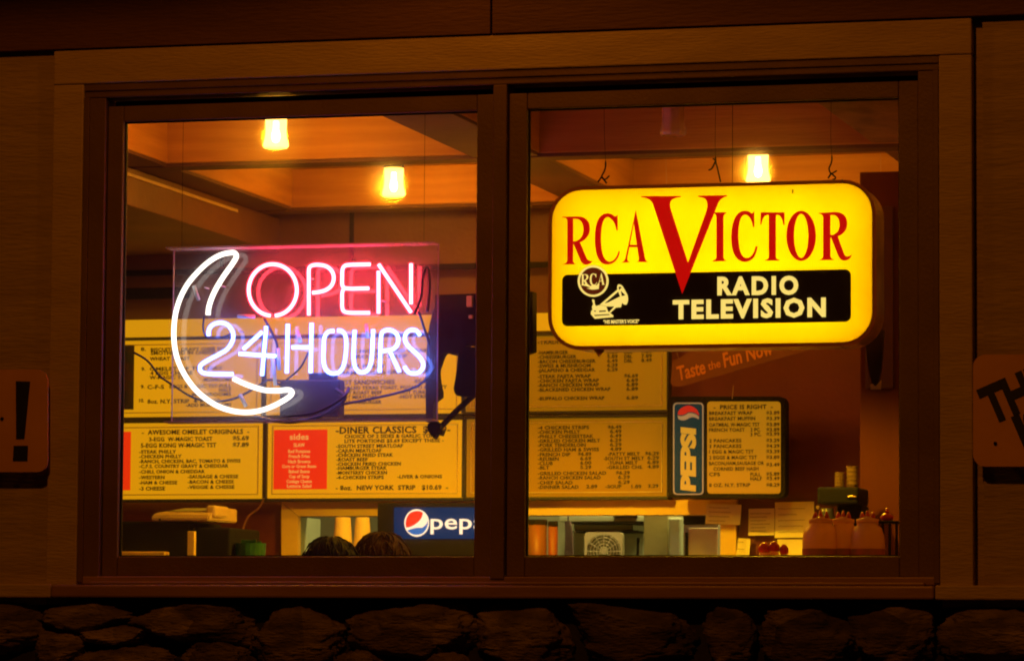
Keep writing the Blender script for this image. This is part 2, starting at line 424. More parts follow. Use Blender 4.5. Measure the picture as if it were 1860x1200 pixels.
# hatch casing
cas = thing('hatch_casing', (hl, 2.97, .9), 'yellow painted casing round the serving hatch below the menus', 'casing')
yc = 2.965
for pts in ([(511, 911), (541, 937), (541, 1030), (511, 1030)], [(512, 910.5), (1338, 907), (1308, 934), (542, 936.5)], [(1337.5, 908), (1336.5, 1030), (1308, 1030), (1308.5, 935)]):
    bm = BM(); pslab(bm, pts, yc, YW-.001); obj('casing_board', bm, M['casing'], cas)
bm = BM(); box(bm, hl-.0, hl+.006, YW+.003, YW+.26, .95, ht-.003); obj('reveal', bm, M['steel'], cas)
bm = BM(); box(bm, hl+.02, hr-.02, 2.72, YW+.24, .98, 1.1, .004); tag(obj('hatch_shelf', bm, M['steel']), 'steel shelf at the bottom of the serving hatch', 'shelf')

# ================================================================== FACADE
def W(px, py, y=0.): return A(px, py, y)
xl, xr = -1.1960, 1.1630; gL2, gR1 = -.0888, .0640; zb, zt = 1.150, 2.4585       # glass openings
txl, txr = -1.412, 1.377; ttz = 2.677                                              # trim outer edge
oxl, oxr = W(145, 600).x, W(1706, 600).x; otz = (W(400, 148).z+W(1400, 106).z)/2   # frame opening
sz1 = W(900, 1065).z; sz0 = W(900, 1087).z
wall = thing('diner_wall', (0, .05, -.75), 'tan painted outside wall with plain trim boards around the wide window', 'wall')
bm = BM(); box(bm, -6, txl-.006, .022, .16, sz0-.02, ttz+.005); obj('siding', bm, M['siding'], wall)
bm = BM(); box(bm, txr+.028, 6, .022, .16, sz0-.02, ttz+.03); obj('siding', bm, M['siding'], wall)
bm = BM(); box(bm, -6, 6, .06, .16, ttz, 4.2); box(bm, txl-.02, oxl+.0, .045, .16, sz0-.02, ttz); box(bm, oxr, txr+.04, .045, .16, sz0-.02, ttz); box(bm, oxl, oxr, .075, .16, otz-.0, ttz)
obj('wall_core', bm, M['siding'], wall)
bm = BM(); box(bm, txl, txr, 0, .045, otz, ttz-.002, .004); obj('trim_board', bm, M['trim'], wall)
bm = BM(); box(bm, txl, oxl, 0.001, .045, sz1+.001, otz-.0015, .004); obj('trim_board', bm, M['trim'], wall)
bm = BM(); box(bm, oxr, txr, 0.001, .045, sz1+.001, otz-.0015, .004); obj('trim_board', bm, M['trim'], wall)
sx = W(893, 30).x
for a, b in ((-6, sx-.003), (sx+.003, 6)):
    bm = BM(); box(bm, a, b, -.006, .06, ttz+.002, 4.2, .002); obj('fascia_board', bm, M['fascia'], wall)
xj0, xj1 = W(98, 1070).x, W(1699, 1070).x
for a, b, m_, yy in ((-6, xj0-.002, M['trim'], -.022), (xj1+.002, 6, M['trim'], -.022)):
    bm = BM(); box(bm, a, b, yy, .05, sz0, sz1+.006, .005); obj('ledge_board', bm, m_, wall)
bm = BM(); box(bm, -6, 6, -2.4, .1, 4.05, 4.2); obj('eave_soffit', bm, M['fascia'], wall)

# ---- window
win = thing('window', (0, .05, sz0), 'wide brown two-pane window of the diner lit from inside', 'window')
fh = W(620, 163, .01).z; shz = W(620, 180, .03).z
fxl, fxr = W(186, 600, .012).x, W(1668, 600, .012).x
bm = BM(); box(bm, oxl+.001, oxr-.001, .012, .11, fh, otz-.0015, .003); box(bm, oxl+.001, oxr-.001, .006, .03, otz-.022, otz-.002, .002)
obj('head_frame', bm, M['brown'], win)
for a, b in ((oxl+.001, fxl), (fxr, oxr-.001)):
    bm = BM(); box(bm, a, b, .012, .11, sz1+.012, fh-.001, .003); obj('jamb_frame', bm, M['brown'], win)
for a, b in ((oxl+.001, oxl+.018), (oxr-.018, oxr-.001)):
    bm = BM(); box(bm, a, b, .004, .0118, sz1+.012, fh+.0, .002); obj('stop_bead', bm, M['brown'], win)
bm = BM(); box(bm, fxl+.001, fxr-.001, .095, .12, shz-.03, fh-.001); obj('gap_shade_strip', bm, M['black'], win)  # black strip put in as the shade of the gap under the head
mx0, mx1 = W(892, 600).x, W(917, 600).x
bm = BM(); box(bm, mx0, mx1, .004, .11, sz1+.022, fh-.0015, .003); obj('mullion', bm, M['brown'], win)
def sash(x0, x1, g0, g1):
    bm = BM(); y0, y1 = .030, .075
    box(bm, x0, g0, y0, y1, sz1+.03, shz, .003); box(bm, g1, x1, y0, y1, sz1+.03, shz, .003)
    box(bm, g0+.0005, g1-.0005, y0+.001, y1, zt, shz, .003); box(bm, g0+.0005, g1-.0005, y0+.001, y1, sz1+.03, zb, .003)
    s = obj('sash', bm, M['brown'], win)
    bm = BM(); t = .004
    for (a, b, c, d) in ((g0, g0+t, zb, zt), (g1-t, g1, zb, zt), (g0+t, g1-t, zt-t, zt), (g0+t, g1-t, zb, zb+t)): box(bm, a, b, .048, .060, c, d)
    obj('gasket', bm, M['black'], s)
    bm = BM(); bmesh.ops.create_grid(bm, x_segments=1, y_segments=1, size=.5)
    for v in bm.verts: v.co = Vector(((g0+g1)/2+v.co.x*(g1-g0-.002), .055, (zb+zt)/2+v.co.y*(zt-zb-.002)))
    obj('glass_pane', bm, M['glass'], s)
sash(fxl+.002, mx0-.001, xl, gL2); sash(mx1+.001, fxr-.002, gR1, xr)
# sloping sill in three rounded steps
bm = BM(); box(bm, oxl+.001, oxr-.001, .010, .115, sz1+.006, sz1+.030, .004); obj('sill_step', bm, M['sill'], win)
bm = BM(); box(bm, xj0, xj1, -.026, .1, sz0+.001, sz1+.004, .006); obj('sill_nose', bm, M['sill'], win)
bm = BM(); box(bm, fxl-.02, fxr+.02, -.015, .1, sz1+.0045, sz1+.014, .004); obj('sill_bead', bm, M['sill'], win)

# ---- stone base
base = thing('stone_base', (0, .05, -.75), 'rough dark fieldstone base under the window sill', 'stone wall')
bm = BM(); box(bm, -6, 6, .07, .16, -.75, sz0-.001); box(bm, oxl-.1, oxr+.1, .1005, .16, sz0-.0005, sz1+.029)
obj('mortar_bed', bm, M['mortar'], base)
def stone(bm, px0, py0, px1, py1, dep, seed, tilt=0., sq=3.0):
    a = A((px0+px1)/2, (py0+py1)/2, .05); k = abs(A(px1, py0, .05).x-A(px0, py0, .05).x)/2; h = abs(A(px0, py0, .05).z-A(px0, py1, .05).z)/2
    g = bmesh.ops.create_icosphere(bm, subdivisions=(5 if px1-px0 > 60 else 4) if py0 < 1200 else 3, radius=1)
    ct, st = math.cos(tilt), math.sin(tilt)
    rnd = random.Random(seed*13.7); cuts = []
    for _ in range(16):
        n_ = Vector((rnd.gauss(0, 1), -abs(rnd.gauss(0, .8)), rnd.gauss(0, 1))).normalized(); cuts.append((n_, rnd.uniform(.74, 1.0)))
    cuts.append((Vector((rnd.uniform(-.2, .2), -1, rnd.uniform(-.25, .25))).normalized(), rnd.uniform(.62, .8)))
    for v in g['verts']:
        c = v.co.copy()
        q = (abs(c.x)**sq+abs(c.z)**sq+abs(c.y)**2.2)**(-1/sq) if True else 1
        c = c*min(q, 1.5)*1.10
        for n_, d_ in cuts:
            e_ = c.dot(n_)-d_
            if e_ > 0: c = c-n_*e_
        nz = noise.noise(c*1.1+Vector((seed*7.3, seed*3.1, 0)))*.13
        n2 = noise.fractal(Vector((c.x*2.6, c.y*3, c.z*8))+Vector((seed*5.1, 0, seed)), 1.0, 2.0, 6)*.11
        c = c*(1+nz+n2)
        x, z = c.x*k, c.z*h
        v.co = Vector((a.x+x*ct-z*st, .028+c.y*dep, a.z+x*st+z*ct))
rows = [(-120, 1094, 70, 1190), (80, 1090, 245, 1150), (60, 1140, 150, 1215), (252, 1091, 470, 1168), (470, 1090, 622, 1215), (640, 1096, 866, 1198), (876, 1098, 1042, 1215), (1046, 1092, 1272, 1215),
        (1282, 1094, 1372, 1225), (1388, 1112, 1560, 1225), (1556, 1096, 1694, 1215), (1714, 1100, 1960, 1205),
        (138, 1172, 312, 1240), (336, 1160, 462, 1240), (612, 1182, 706, 1240), (150, 1138, 262, 1176), (722, 1190, 872, 1280), (1960, 1095, 2160, 1200), (-330, 1092, -130, 1200)]
bm = BM()
for i, r_ in enumerate(rows): stone(bm, *r_, .05, i+1, tilt=random.uniform(-.08, .08), sq=random.uniform(3.2, 4.6))
y = 1245
while y < 2400:
    x = -380+random.uniform(-60, 0); hh = random.uniform(95, 140)
    while x < 2250:
        ww = random.uniform(110, 250); stone(bm, x, y-12, x+ww-8, y+hh-10, .06, random.uniform(20, 90), random.uniform(-.1, .1), random.uniform(2.5, 3.6)); x += ww
    y += hh
obj('stone_facing', bm, M['stone'], base, smooth=True)

# ---- the two outdoor plates
YP = -.036
p = thing('wall_sign', (W(0, 858, YP).x, YP, W(0, 858, YP).z), 'rounded orange-brown plate with a black exclamation mark, left of the window', 'sign')
bm = BM(); add_shape(bm, [rrect(-420, 671, 88, 857, 20)], YP, .006); obj('plate', bm, M['plate'], p)
bm = BM(); add_shape(bm, [[(29, 692), (55, 692.5), (44.5, 797), (29.5, 797)], [(25, 809), (51, 809), (50, 837), (23.5, 837)]], YP-.0065, .0012)
obj('lettering', bm, M['ink'], p)
bm = BM()
for px, py in ((4, 760),): add_shape(bm, [ell(px, py, 3, 3, 12)], YP-.0065, .003)
for px, py in ((-200, 700), (-200, 830), (60, 700), (60, 835)):
    c = A(px, py, 0); tube(bm, [(c.x, YP+.001, c.z), (c.x, .03, c.z)], .008)
pieces('bolt', bm, M['darkmetal'], p)
p = thing('wall_sign', (W(1860, 848, YP).x, YP, W(1860, 848, YP).z), 'rounded orange-brown plate with slanted black words, right of the window', 'sign')
bm = BM(); add_shape(bm, [rrect(1768, 644, 2290, 847, 22)], YP, .006); obj('plate', bm, M['plate'], p)
bm = BM(); text_dir(bm, "THIS", 1799, 769, 23, 62, 140, YP-.0065, off=.05, space=1.0); text_dir(bm, "IS", 1862, 818, 23, 62, 58, YP-.0065, off=.05)
obj('lettering', bm, M['ink'], p)
bm = BM()
for px, py in ((1808, 805),): add_shape(bm, [ell(px, py, 3.4, 3.4, 12)], YP-.0065, .003)
for px, py in ((1800, 680), (1808, 805), (2200, 700), (2200, 820)):
    c = A(px, py, 0); tube(bm, [(c.x, YP+.001, c.z), (c.x, .03, c.z)], .008)
pieces('bolt', bm, M['darkmetal'], p)

# ================================================================== CEILING LAMPS
M['shade_lit'] = emit('lit_frosted_shade', (1.0, .52, .09), 7.0, .45)
M['bulb_lit'] = emit('lit_bulb', (1.0, .66, .22), 60.)
M['shade_off'] = clear('clear_shade', .14, .60, 0, dustcol=(.95,.75,.45), tint=(.95,.82,.66), rough=.08)
M['bulb_off'] = mat('unlit_bulb', (.55,.40,.2), .3)
def jar_lamp(px, py_bot, zbot, lit, label):
    c = AZ(px, py_bot, zbot); h = .10; k = FPX/(c.y-CAM.y)
    t = thing('ceiling_lamp', (c.x, c.y, ZC), label, 'lamp', 'jelly jar ceiling lamps')
    bm = BM(); lathe(bm, (c.x, c.y, 0), [(.026, ZC-.002), (.034, ZC-.008), (.036, zbot+h+.004), (.030, zbot+h-.004)], 20); obj('lamp_holder', bm, M['darkmetal'], t, True)
    prof = [(.034, h), (.0345, h*.8), (.0335, h*.55), (.0355, h*.33), (.0405, h*.16), (.0415, h*.07), (.036, 0.)]
    bm = BM(); lathe(bm, (c.x, c.y, zbot), prof, 48, 8, .035, cap=False)
    obj('glass_shade', bm, M['shade_lit' if lit else 'shade_off'], t, True)
    bm = BM(); lathe(bm, (c.x, c.y, zbot), [(.003, .018), (.009, .022), (.013, .034), (.012, .046), (.008, .060), (.008, .085)], 16)
    obj('bulb', bm, M['bulb_lit' if lit else 'bulb_off'], t, True)
    if lit: lamp('bulb_light', (c.x, c.y, zbot+.035), 27.0, (1.0, .38, .006), .034)
    return t
jar_lamp(501, 269, 2.475, True, 'glowing ribbed glass ceiling lamp at top of the left pane, nearest the window')
jar_lamp(715, 357, 2.475, True, 'glowing ribbed glass ceiling lamp above the red neon word in the left pane')
jar_lamp(1223, 247, 2.475, False, 'unlit clear ribbed glass ceiling lamp in front of the dark beam')
jar_lamp(1377, 331, 2.475, True, 'glowing ribbed glass ceiling lamp just above the yellow backlit sign')
# the near row goes on one bay to the right, just out of the photo
lamp('bulb_light', (1.75, 1.0, 2.50), 8.0, (1.0, .38, .006), .034)
# added shaded lamps, hidden behind sign and mullion to brighten counter and hatch
def fill_pendant(px, py, y, label, power=82.0):
    c = A(px, py, y); t = thing('added_counter_lamp', (c.x, y, ZC), label, 'lamp', 'added counter lamps')
    bm = BM(); tube(bm, [(c.x, y, c.z+.10), (c.x, y, ZC)], .0010, 6); obj('lamp_stem', bm, M['darkmetal'], t)
    bm = BM(); lathe(bm, (c.x, y, c.z), [(.075, 0), (.06, .035), (.03, .075), (.012, .10)], 24, cap=False); obj('lamp_shade', bm, M['darkmetal'], t, True)
    lamp('up_fill', (c.x, y, c.z+.14), 1.6 if px > 1000 else 3.0, (1.0, .34, .008), .03)  # added fill above the shade to brighten the beams
    l = lamp('counter_fill', (c.x, y, c.z+.012), power, (1.0, .54, .012), .03, kind='SPOT'); l.data.spot_size = math.radians(150); l.data.spot_blend = .35
fill_pendant(907, 560, 1.9, 'added dark shaded lamp hidden behind the middle mullion to light the counter')
fill_pendant(1330, 520, 1.15, 'added dark shaded lamp hidden behind the yellow sign to light the counter')
lamp('kitchen_tube', (.1, 3.35, 2.45), 80.0, (1.0, .80, .26), kind='AREA', size=(1.6, .15), rot=(0, 0, 0))

# ================================================================== NEON SIGN
M['n_red'] = emit('neon_red_glass', (1.0, .05, .09), 8.0, .6)
M['n_redc'] = emit('neon_red_core', (1.0, .04, .06), 60.0)
M['n_blue'] = emit('neon_blue_glass', (.07, .15, 1.0), 6.0, .6)
M['n_bluec'] = emit('neon_blue_core', (.14, .26, 1.0), 20.0)
M['n_white'] = emit('neon_white_glass', (1.0, .93, .80), 2.2, .2)
M['n_whitec'] = emit('neon_white_core', (1.0, .95, .86), 3.6)
M['blockout'] = mat('blocked_glass_tube', (.05,.05,.09), .2)
M['neon_box'] = mat('transformer_case', (.035,.035,.075), .35)
M['electrode'] = mat('electrode_cap', (.55,.58,.66), .3)
YN, YB = .118, .162
ns = thing('neon_sign', (A(555, 765, YN).x, YN, A(555, 765, YN).z), 'lit neon sign with white crescent moon and red and blue words on clear acrylic', 'neon sign')
def npath(pts, s, ox, oy, n=7, closed=False): return smooth_path([A(x/s+ox, y/s+oy, YN) for x, y in pts], n, closed)
Z4 = (3.158, 200, 400); Z5 = (3.333, 500, 420)
def neon(name, paths, core, shell, r=.0070):
    bm = BM(); b2 = BM()
    for p in paths:
        tube(bm, p, r, 12)
        tube(b2, p, r*.74, 8)
    o = obj(name, bm, M[shell], ns, True); obj('gas_glow', b2, M[core], o, True)
def spl(pts, Z, n=7, lin=False):
    if lin:
        P = [A(x/Z[0]+Z[1], y/Z[0]+Z[2], YN) for x, y in pts]; out = []
        for a, b in zip(P, P[1:]): out += [a.lerp(b, k/6) for k in range(6)]
        return out+[P[-1]]
    return npath(pts, *Z, n)
moon = [(562, 543), (566, 500), (582, 448), (610, 388), (652, 320), (700, 252), (724, 210), (715, 188), (690, 186), (640, 197), (590, 222), (540, 260), (490, 310), (442, 370), (405, 440), (380, 515), (368, 590), (366, 680), (378, 765), (402, 835), (440, 905), (495, 975), (560, 1030), (630, 1070), (710, 1094), (790, 1100), (870, 1088), (940, 1062), (1000, 1030), (1036, 1003), (1042, 982), (1022, 972), (960, 976), (890, 974), (820, 955), (760, 932), (708, 907)]
neon('moon_tube', [spl(moon, Z4, 5)], 'n_whitec', 'n_white', .0078)
oc = [(933+138*math.sin(math.radians(a)), 400-148*math.cos(math.radians(a))) for a in [180+6+i*(348/22) for i in range(23)]]
neon('red_letter', [spl(oc, Z4, 4)], 'n_redc', 'n_red')
neon('red_letter', [spl([(203, 508), (203, 440), (203, 360), (203, 280), (203, 240), (210, 215), (235, 204), (275, 204), (315, 215), (345, 245), (354, 285), (342, 325), (312, 352), (270, 366), (225, 372)], Z5, 5)], 'n_redc', 'n_red')
neon('red_letter', [spl([(575, 200), (520, 201), (455, 203), (422, 209), (407, 232), (405, 280), (405, 318), (415, 340), (450, 347), (510, 346), (566, 345)], Z5, 5), spl([(412, 352), (405, 375), (405, 420), (405, 455), (414, 482), (445, 492), (500, 493), (571, 493)], Z5, 5)], 'n_redc', 'n_red')
neon('red_letter', [spl([(625, 497), (625, 240)], Z5, lin=True), spl([(626, 200), (822, 490)], Z5, lin=True), spl([(822, 440), (822, 195)], Z5, lin=True)], 'n_redc', 'n_red')
neon('blue_numeral', [spl([(564, 662), (568, 625), (592, 597), (635, 587), (675, 600), (703, 640), (704, 685), (675, 735), (625, 768), (565, 800), (525, 826), (515, 850), (530, 872), (570, 880), (640, 881), (704, 882)], Z4, 5)], 'n_bluec', 'n_blue')
neon('blue_numeral', [spl([(896, 608), (884, 740), (872, 890)], Z4, lin=True), spl([(872, 640), (764, 738)], Z4, lin=True), spl([(740, 764), (850, 772), (950, 778)], Z4, lin=True)], 'n_bluec', 'n_blue')
neon('blue_letter', [spl([(76, 562), (70, 856)], Z5, lin=True), spl([(220, 556), (214, 856)], Z5, lin=True), spl([(102, 702), (210, 702)], Z5, lin=True)], 'n_bluec', 'n_blue')
neon('blue_letter', [spl([(355, 603), (322, 608), (298, 640), (293, 700), (291, 770), (300, 822), (325, 853), (358, 860), (392, 848), (416, 805), (427, 740), (430, 670), (422, 625), (402, 604), (378, 600)], Z5, 5)], 'n_bluec', 'n_blue')
neon('blue_letter', [spl([(481, 598), (476, 680), (474, 760), (482, 818), (505, 848), (530, 853), (558, 840), (578, 800), (586, 740), (590, 660), (593, 595)], Z5, 5)], 'n_bluec', 'n_blue')
neon('blue_letter', [spl([(632, 853), (635, 760), (638, 670), (646, 615), (672, 598), (705, 600), (735, 622), (745, 655), (735, 692), (705, 715), (650, 724)], Z5, 5), spl([(692, 722), (752, 850)], Z5, lin=True)], 'n_bluec', 'n_blue')
neon('blue_letter', [spl([(876, 630), (855, 602), (818, 598), (790, 622), (786, 660), (810, 700), (850, 735), (885, 775), (896, 812), (880, 845), (845, 860), (805, 850), (782, 818)], Z5, 5)], 'n_bluec', 'n_blue')
# clear acrylic: back sheet, top and bottom ledges
a0, a1 = A(313, 600, YB).x, A(797, 600, YB).x; at_, ab_ = A(555, 449, YB).z, A(555, 766, YB).z
bm = BM(); bmesh.ops.create_grid(bm, x_segments=1, y_segments=1, size=.5)
for v in bm.verts: v.co = Vector(((a0+a1)/2+v.co.x*(a1-a0-.006), YB, (at_+ab_)/2+v.co.y*(at_-ab_)))
obj('acrylic_back', bm, M['acrylic'], ns)
bm = BM()
for z in (at_, ab_): box(bm, a0, a1, YB-.068, YB+.002, z-.0025, z+.0025, .001)
pieces('acrylic_ledge', bm, M['acrylic_edge'], ns)
bm = BM(); 
for x in (a0, a1-.005): box(bm, x+.001, x+.004, YB-.004, YB+.002, ab_+.003, at_-.003)
pieces('acrylic_edge', bm, M['acrylic_edge'], ns)
def yp(px, py, y): return A(px, py, y)
# transformer and wiring behind the sheet
bm = BM(); pbox(bm, 507, 688, 616, 757, .175, .235, .008); pbox(bm, 560, 676, 606, 690, .18, .225, .004); o = obj('transformer', bm, M['neon_box'], ns)
bm = BM(); tube(bm, smooth_path([yp(462, 757, .17), yp(500, 764, .168), yp(540, 765, .165), yp(590, 752, .168), yp(626, 724, .172), yp(610, 706, .175)], 6), .006); tube(bm, smooth_path([yp(520, 756, .13), yp(575, 748, .14), yp(622, 722, .15), yp(634, 704, .17)], 6), .005)
pieces('black_lead', bm, M['blockout'], ns, True)
bm = BM()
tube(bm, smooth_path([yp(371, 574, .125), yp(369, 596, .14), yp(376, 612, .15), yp(398, 614, .15), yp(420, 606, .14)], 6), .0028)
tube(bm, smooth_path([yp(243, 640, .22), yp(268, 655, .22), yp(290, 682, .21), yp(320, 703, .2), yp(352, 722, .19), yp(390, 729, .19), yp(430, 722, .19), yp(470, 700, .19), yp(486, 690, .19), yp(512, 692, .2)], 6), .0035)
tube(bm, smooth_path([yp(480, 578, .13), yp(492, 600, .15), yp(503, 625, .16), yp(502, 650, .165), yp(498, 690, .17), yp(515, 700, .178)], 6), .004)
tube(bm, smooth_path([yp(760, 566, .13), yp(768, 588, .15), yp(780, 640, .17), yp(760, 700, .19), yp(618, 735, .19)], 6), .004)
tube(bm, smooth_path([yp(560, 640, .13), yp(545, 668, .15), yp(520, 690, .178)], 6), .003)
pieces('cable', bm, M['blockout'], ns, True)
bm = BM()
for a, b, c, d, y in ((432, 574, 463, 575, .14), (352, 519, 361, 545, .135), (436, 716, 447, 738, .14), (496, 648, 500, 700, .15), (505, 632, 507, 672, .15), (665, 588, 668, 614, .14), (540, 600, 546, 622, .14)):
    tube(bm, [yp(a, b, y), yp(c, d, y)], .0058, 10)
pieces('electrode', bm, M['electrode'], ns, True)
bm = BM()
for a, b, c, d in ((346, 521, 372, 522), (372, 517, 402, 519), (405, 600, 435, 601), (560, 500, 563, 505), (690, 540, 694, 546), (740, 520, 744, 523), (610, 567, 640, 568), (520, 612, 540, 613)):
    p = yp(c, d, YN+.008); tube(bm, [p, Vector((p.x, YB, p.z))], .0025, 8)
pieces('standoff', bm, M['electrode'], ns, True)
# blocked-out red returns at the right of the word
bm = BM(); tube(bm, smooth_path([yp(752, 570, .125), yp(764, 540, .135), yp(768, 500, .14), yp(776, 487, .145), yp(780, 520, .14), yp(776, 566, .14)], 6), .005)
obj('tube_return', bm, M['blockout'], ns, True)
# hangers to the ceiling
bm = BM()
for px in (330, 770):
    c = A(px, 446, YB-.03); tube(bm, [(c.x, c.y, at_), (c.x, c.y, ZC)], .0006, 6)
pieces('hanging_wire', bm, M['darkmetal'], ns)

# black jointed bracket beside the neon sign
YK = .75
bk = thing('hanging_bracket', (A(830, 700, YK).x, YK, A(830, 700, YK).z), 'black jointed metal bracket with a diagonal strut, hanging right of the neon sign', 'bracket')
bm = BM(); add_shape(bm, svg("M 798 538 L 975 532 L 975 640 Q 940 655 905 640 L 858 628 Q 846 634 836 645 Q 828 648 820 642 Q 812 640 808 652 L 801 672 Q 800 690 806 712 L 806 722 L 796 730 Q 794 745 794 765 L 782 768 Q 780 700 783 640 Q 786 585 798 560 Z"), YK, .05); obj('housing', bm, M['darkmetal'], bk)
bm = BM(); add_shape(bm, svg("M 840 632 Q 838 665 834 690 L 831 706 Q 832 720 842 721 L 905 722 L 905 632 Z"), YK-.052, .045); obj('arm', bm, M['darkmetal'], bk)
bm = BM(); tube(bm, [A(790, 786, YK-.06), A(832, 743, YK-.06), A(900, 682, YK-.06)], .0095, 8)
obj('strut', bm, M['darkmetal'], bk)
bm = BM(); add_shape(bm, svg("M 782 770 L 796 764 L 806 772 L 804 780 L 810 782 L 806 792 L 798 790 L 794 798 L 786 790 L 780 778 Z"), YK-.06, .03); obj('joint', bm, M['darkmetal'], bk)
bm = BM(); box(bm, A(880, 500, YK).x, A(915, 500, YK).x, YK-.04, YK-.005, A(880, 560, YK).z, ZC, .003); obj('drop_pole', bm, M['darkmetal'], bk)
bm = BM(); pbox(bm, 847, 537, 857, 557, YK-.075, YK-.056, .002); pbox(bm, 851, 572, 858, 578, YK-.075, YK-.06, .001); pieces('tag_plate', bm, M['beige'], bk)

# ================================================================== YELLOW BACKLIT SIGN
M['face_y'] = backlit('yellow_lit_face', (1.0, .76, .0), .0)
def lit_face():
    m = bpy.data.materials.new('yellow_lit_face'); m.use_nodes = True; nt = m.node_tree; nt.nodes.clear()
    o = nt.nodes.new("ShaderNodeOutputMaterial"); t = nt.nodes.new("ShaderNodeBsdfTranslucent"); t.inputs[0].default_value = (.95, .52, .0, 1)
    tc = nt.nodes.new("ShaderNodeTexCoord"); nz = nt.nodes.new("ShaderNodeTexNoise"); nz.inputs["Scale"].default_value = 5.0; nz.inputs["Detail"].default_value = 7
    rp = nt.nodes.new("ShaderNodeValToRGB"); rp.color_ramp.elements[0].position = .3; rp.color_ramp.elements[1].position = .7
    rp.color_ramp.elements[0].color = (.93, .47, 0, 1); rp.color_ramp.elements[1].color = (.96, .56, 0, 1)
    nt.links.new(tc.outputs["Object"], nz.inputs["Vector"]); nt.links.new(nz.outputs[0], rp.inputs[0]); nt.links.new(rp.outputs[0], t.inputs[0])
    g = nt.nodes.new("ShaderNodeBsdfGlossy"); g.inputs["Roughness"].default_value = .2
    mx = nt.nodes.new("ShaderNodeMixShader"); mx.inputs[0].default_value = .03
    nt.links.new(t.outputs[0], mx.inputs[1]); nt.links.new(g.outputs[0], mx.inputs[2]); nt.links.new(mx.outputs[0], o.inputs[0]); return m
M['face_y'] = lit_face()
M['sign_red'] = backlit('red_sign_letter', (.80, .004, .002), .62)
M['sign_dark'] = mat('dark_sign_band', (.016, .006, .004), .3)
M['sign_badge'] = backlit('badge_ground', (.16, .02, .004), .5)
M['sign_cream'] = backlit('cream_sign_letter', (1.0, .74, .17), 1.0)
M['tube_lit'] = emit('sign_inner_tube', (1.0, .97, .85), 5.6)
YS, DS = .165, .155
rs = thing('backlit_sign', (A(1293, 635, YS).x, YS, A(1293, 635, YS).z), 'yellow backlit box sign with red serif words and black band, hung by wires', 'lightbox sign')
def sgn(px, py): return A(px, py, YS)
# photo outline follows the true rectangle of the sign
zt_, zb_ = A(1293, 333, YS).z, A(1293, 631.5, YS).z; x0_, x1_ = A(996.5, 480, YS).x, A(1591, 480, YS).x
def wr(x0, z0, x1, z1, r, n=9): return rrect(x0, z0, x1, z1, r, n)
outer = wr(x0_, zb_, x1_, zt_, .098); inn = .0105
inner = wr(x0_+inn, zb_+inn, x1_-inn, zt_-inn, .088)
def ring_prism(bm, o_, i_, y0, y1):
    n = len(o_); V = [[bm.verts.new((p[0], y, p[1])) for p in L] for L in (o_, i_) for y in (y0, y1)]
    for i in range(n):
        j = (i+1) % n
        bm.faces.new((V[0][i], V[0][j], V[2][j], V[2][i])); bm.faces.new((V[1][i], V[1][j], V[3][j], V[3][i]))
        bm.faces.new((V[0][i], V[0][j], V[1][j], V[1][i])); bm.faces.new((V[2][i], V[2][j], V[3][j], V[3][i]))
bm = BM(); ring_prism(bm, outer, inner, YS-.004, YS+.016); obj('rim', bm, M['rim'], rs)
shell = wr(x0_+.003, zb_+.003, x1_-.003, zt_-.003, .095); shin = wr(x0_+.008, zb_+.008, x1_-.008, zt_-.008, .09)
bm = BM(); ring_prism(bm, shell, shin, YS+.0165, YS+DS); 
back = [bm.verts.new((p[0], YS+DS-.001, p[1])) for p in shin]; bm.faces.new(back)
obj('can', bm, M['chrome'], rs)
bm = BM(); lin = wr(x0_+.009, zb_+.009, x1_-.009, zt_-.009, .089)
f1 = [bm.verts.new((p[0], YS+.012, p[1])) for p in lin]; f2 = [bm.verts.new((p[0], YS+DS-.004, p[1])) for p in lin]
for i in range(len(lin)): bm.faces.new((f1[i], f1[(i+1) % len(lin)], f2[(i+1) % len(lin)], f2[i]))
bm.faces.new(f2); obj('inner_lining', bm, M['white_in'], rs)
bm = BM(); fc = [bm.verts.new((p[0], YS, p[1])) for p in inner]; bm.faces.new(fc); obj('lit_face', bm, M['face_y'], rs)
bm = BM()
for q in (.2, .5, .8):
    z = zb_+(zt_-zb_)*q; tube(bm, [(x0_+.05, YS+.085, z), (x1_-.05, YS+.085, z)], .012, 10)
pieces('light_tube', bm, M['tube_lit'], rs, True)
Z6 = (3.333, 960, 300); Z7 = (2.857, 1260, 300); Zd = (7.154, 1000, 460)
YF = YS-.0008
def sh(bm, d, Z, y=YF, t=.0015): return add_shape(bm, svg(d, *Z), y, t)
GR = "M 205 312 L 300 311 Q 372 312 372 385 Q 372 440 312 468 L 352 562 Q 362 583 388 580 Q 375 602 345 602 Q 325 600 313 572 L 272 474 L 270 575 Q 270 590 287 600 L 203 601 Q 232 595 235 578 L 235 335 Q 232 318 205 317 Z M 271 325 L 290 325 Q 332 332 333 388 Q 332 446 285 461 L 271 461 Z"
GC = "M 540 300 L 540 395 L 533 395 Q 520 325 480 314 Q 440 316 439 445 Q 440 578 490 584 Q 530 580 546 520 L 554 523 Q 540 600 472 602 Q 402 595 402 445 Q 402 298 475 292 Q 505 292 520 310 Q 532 312 540 300 Z"
GA = "M 650 272 L 705 560 Q 710 580 725 586 L 655 586 Q 672 580 668 560 L 659 497 L 611 497 L 599 560 Q 596 580 615 588 L 563 590 Q 582 582 588 560 Z M 638 352 L 656 482 L 614 482 Z"
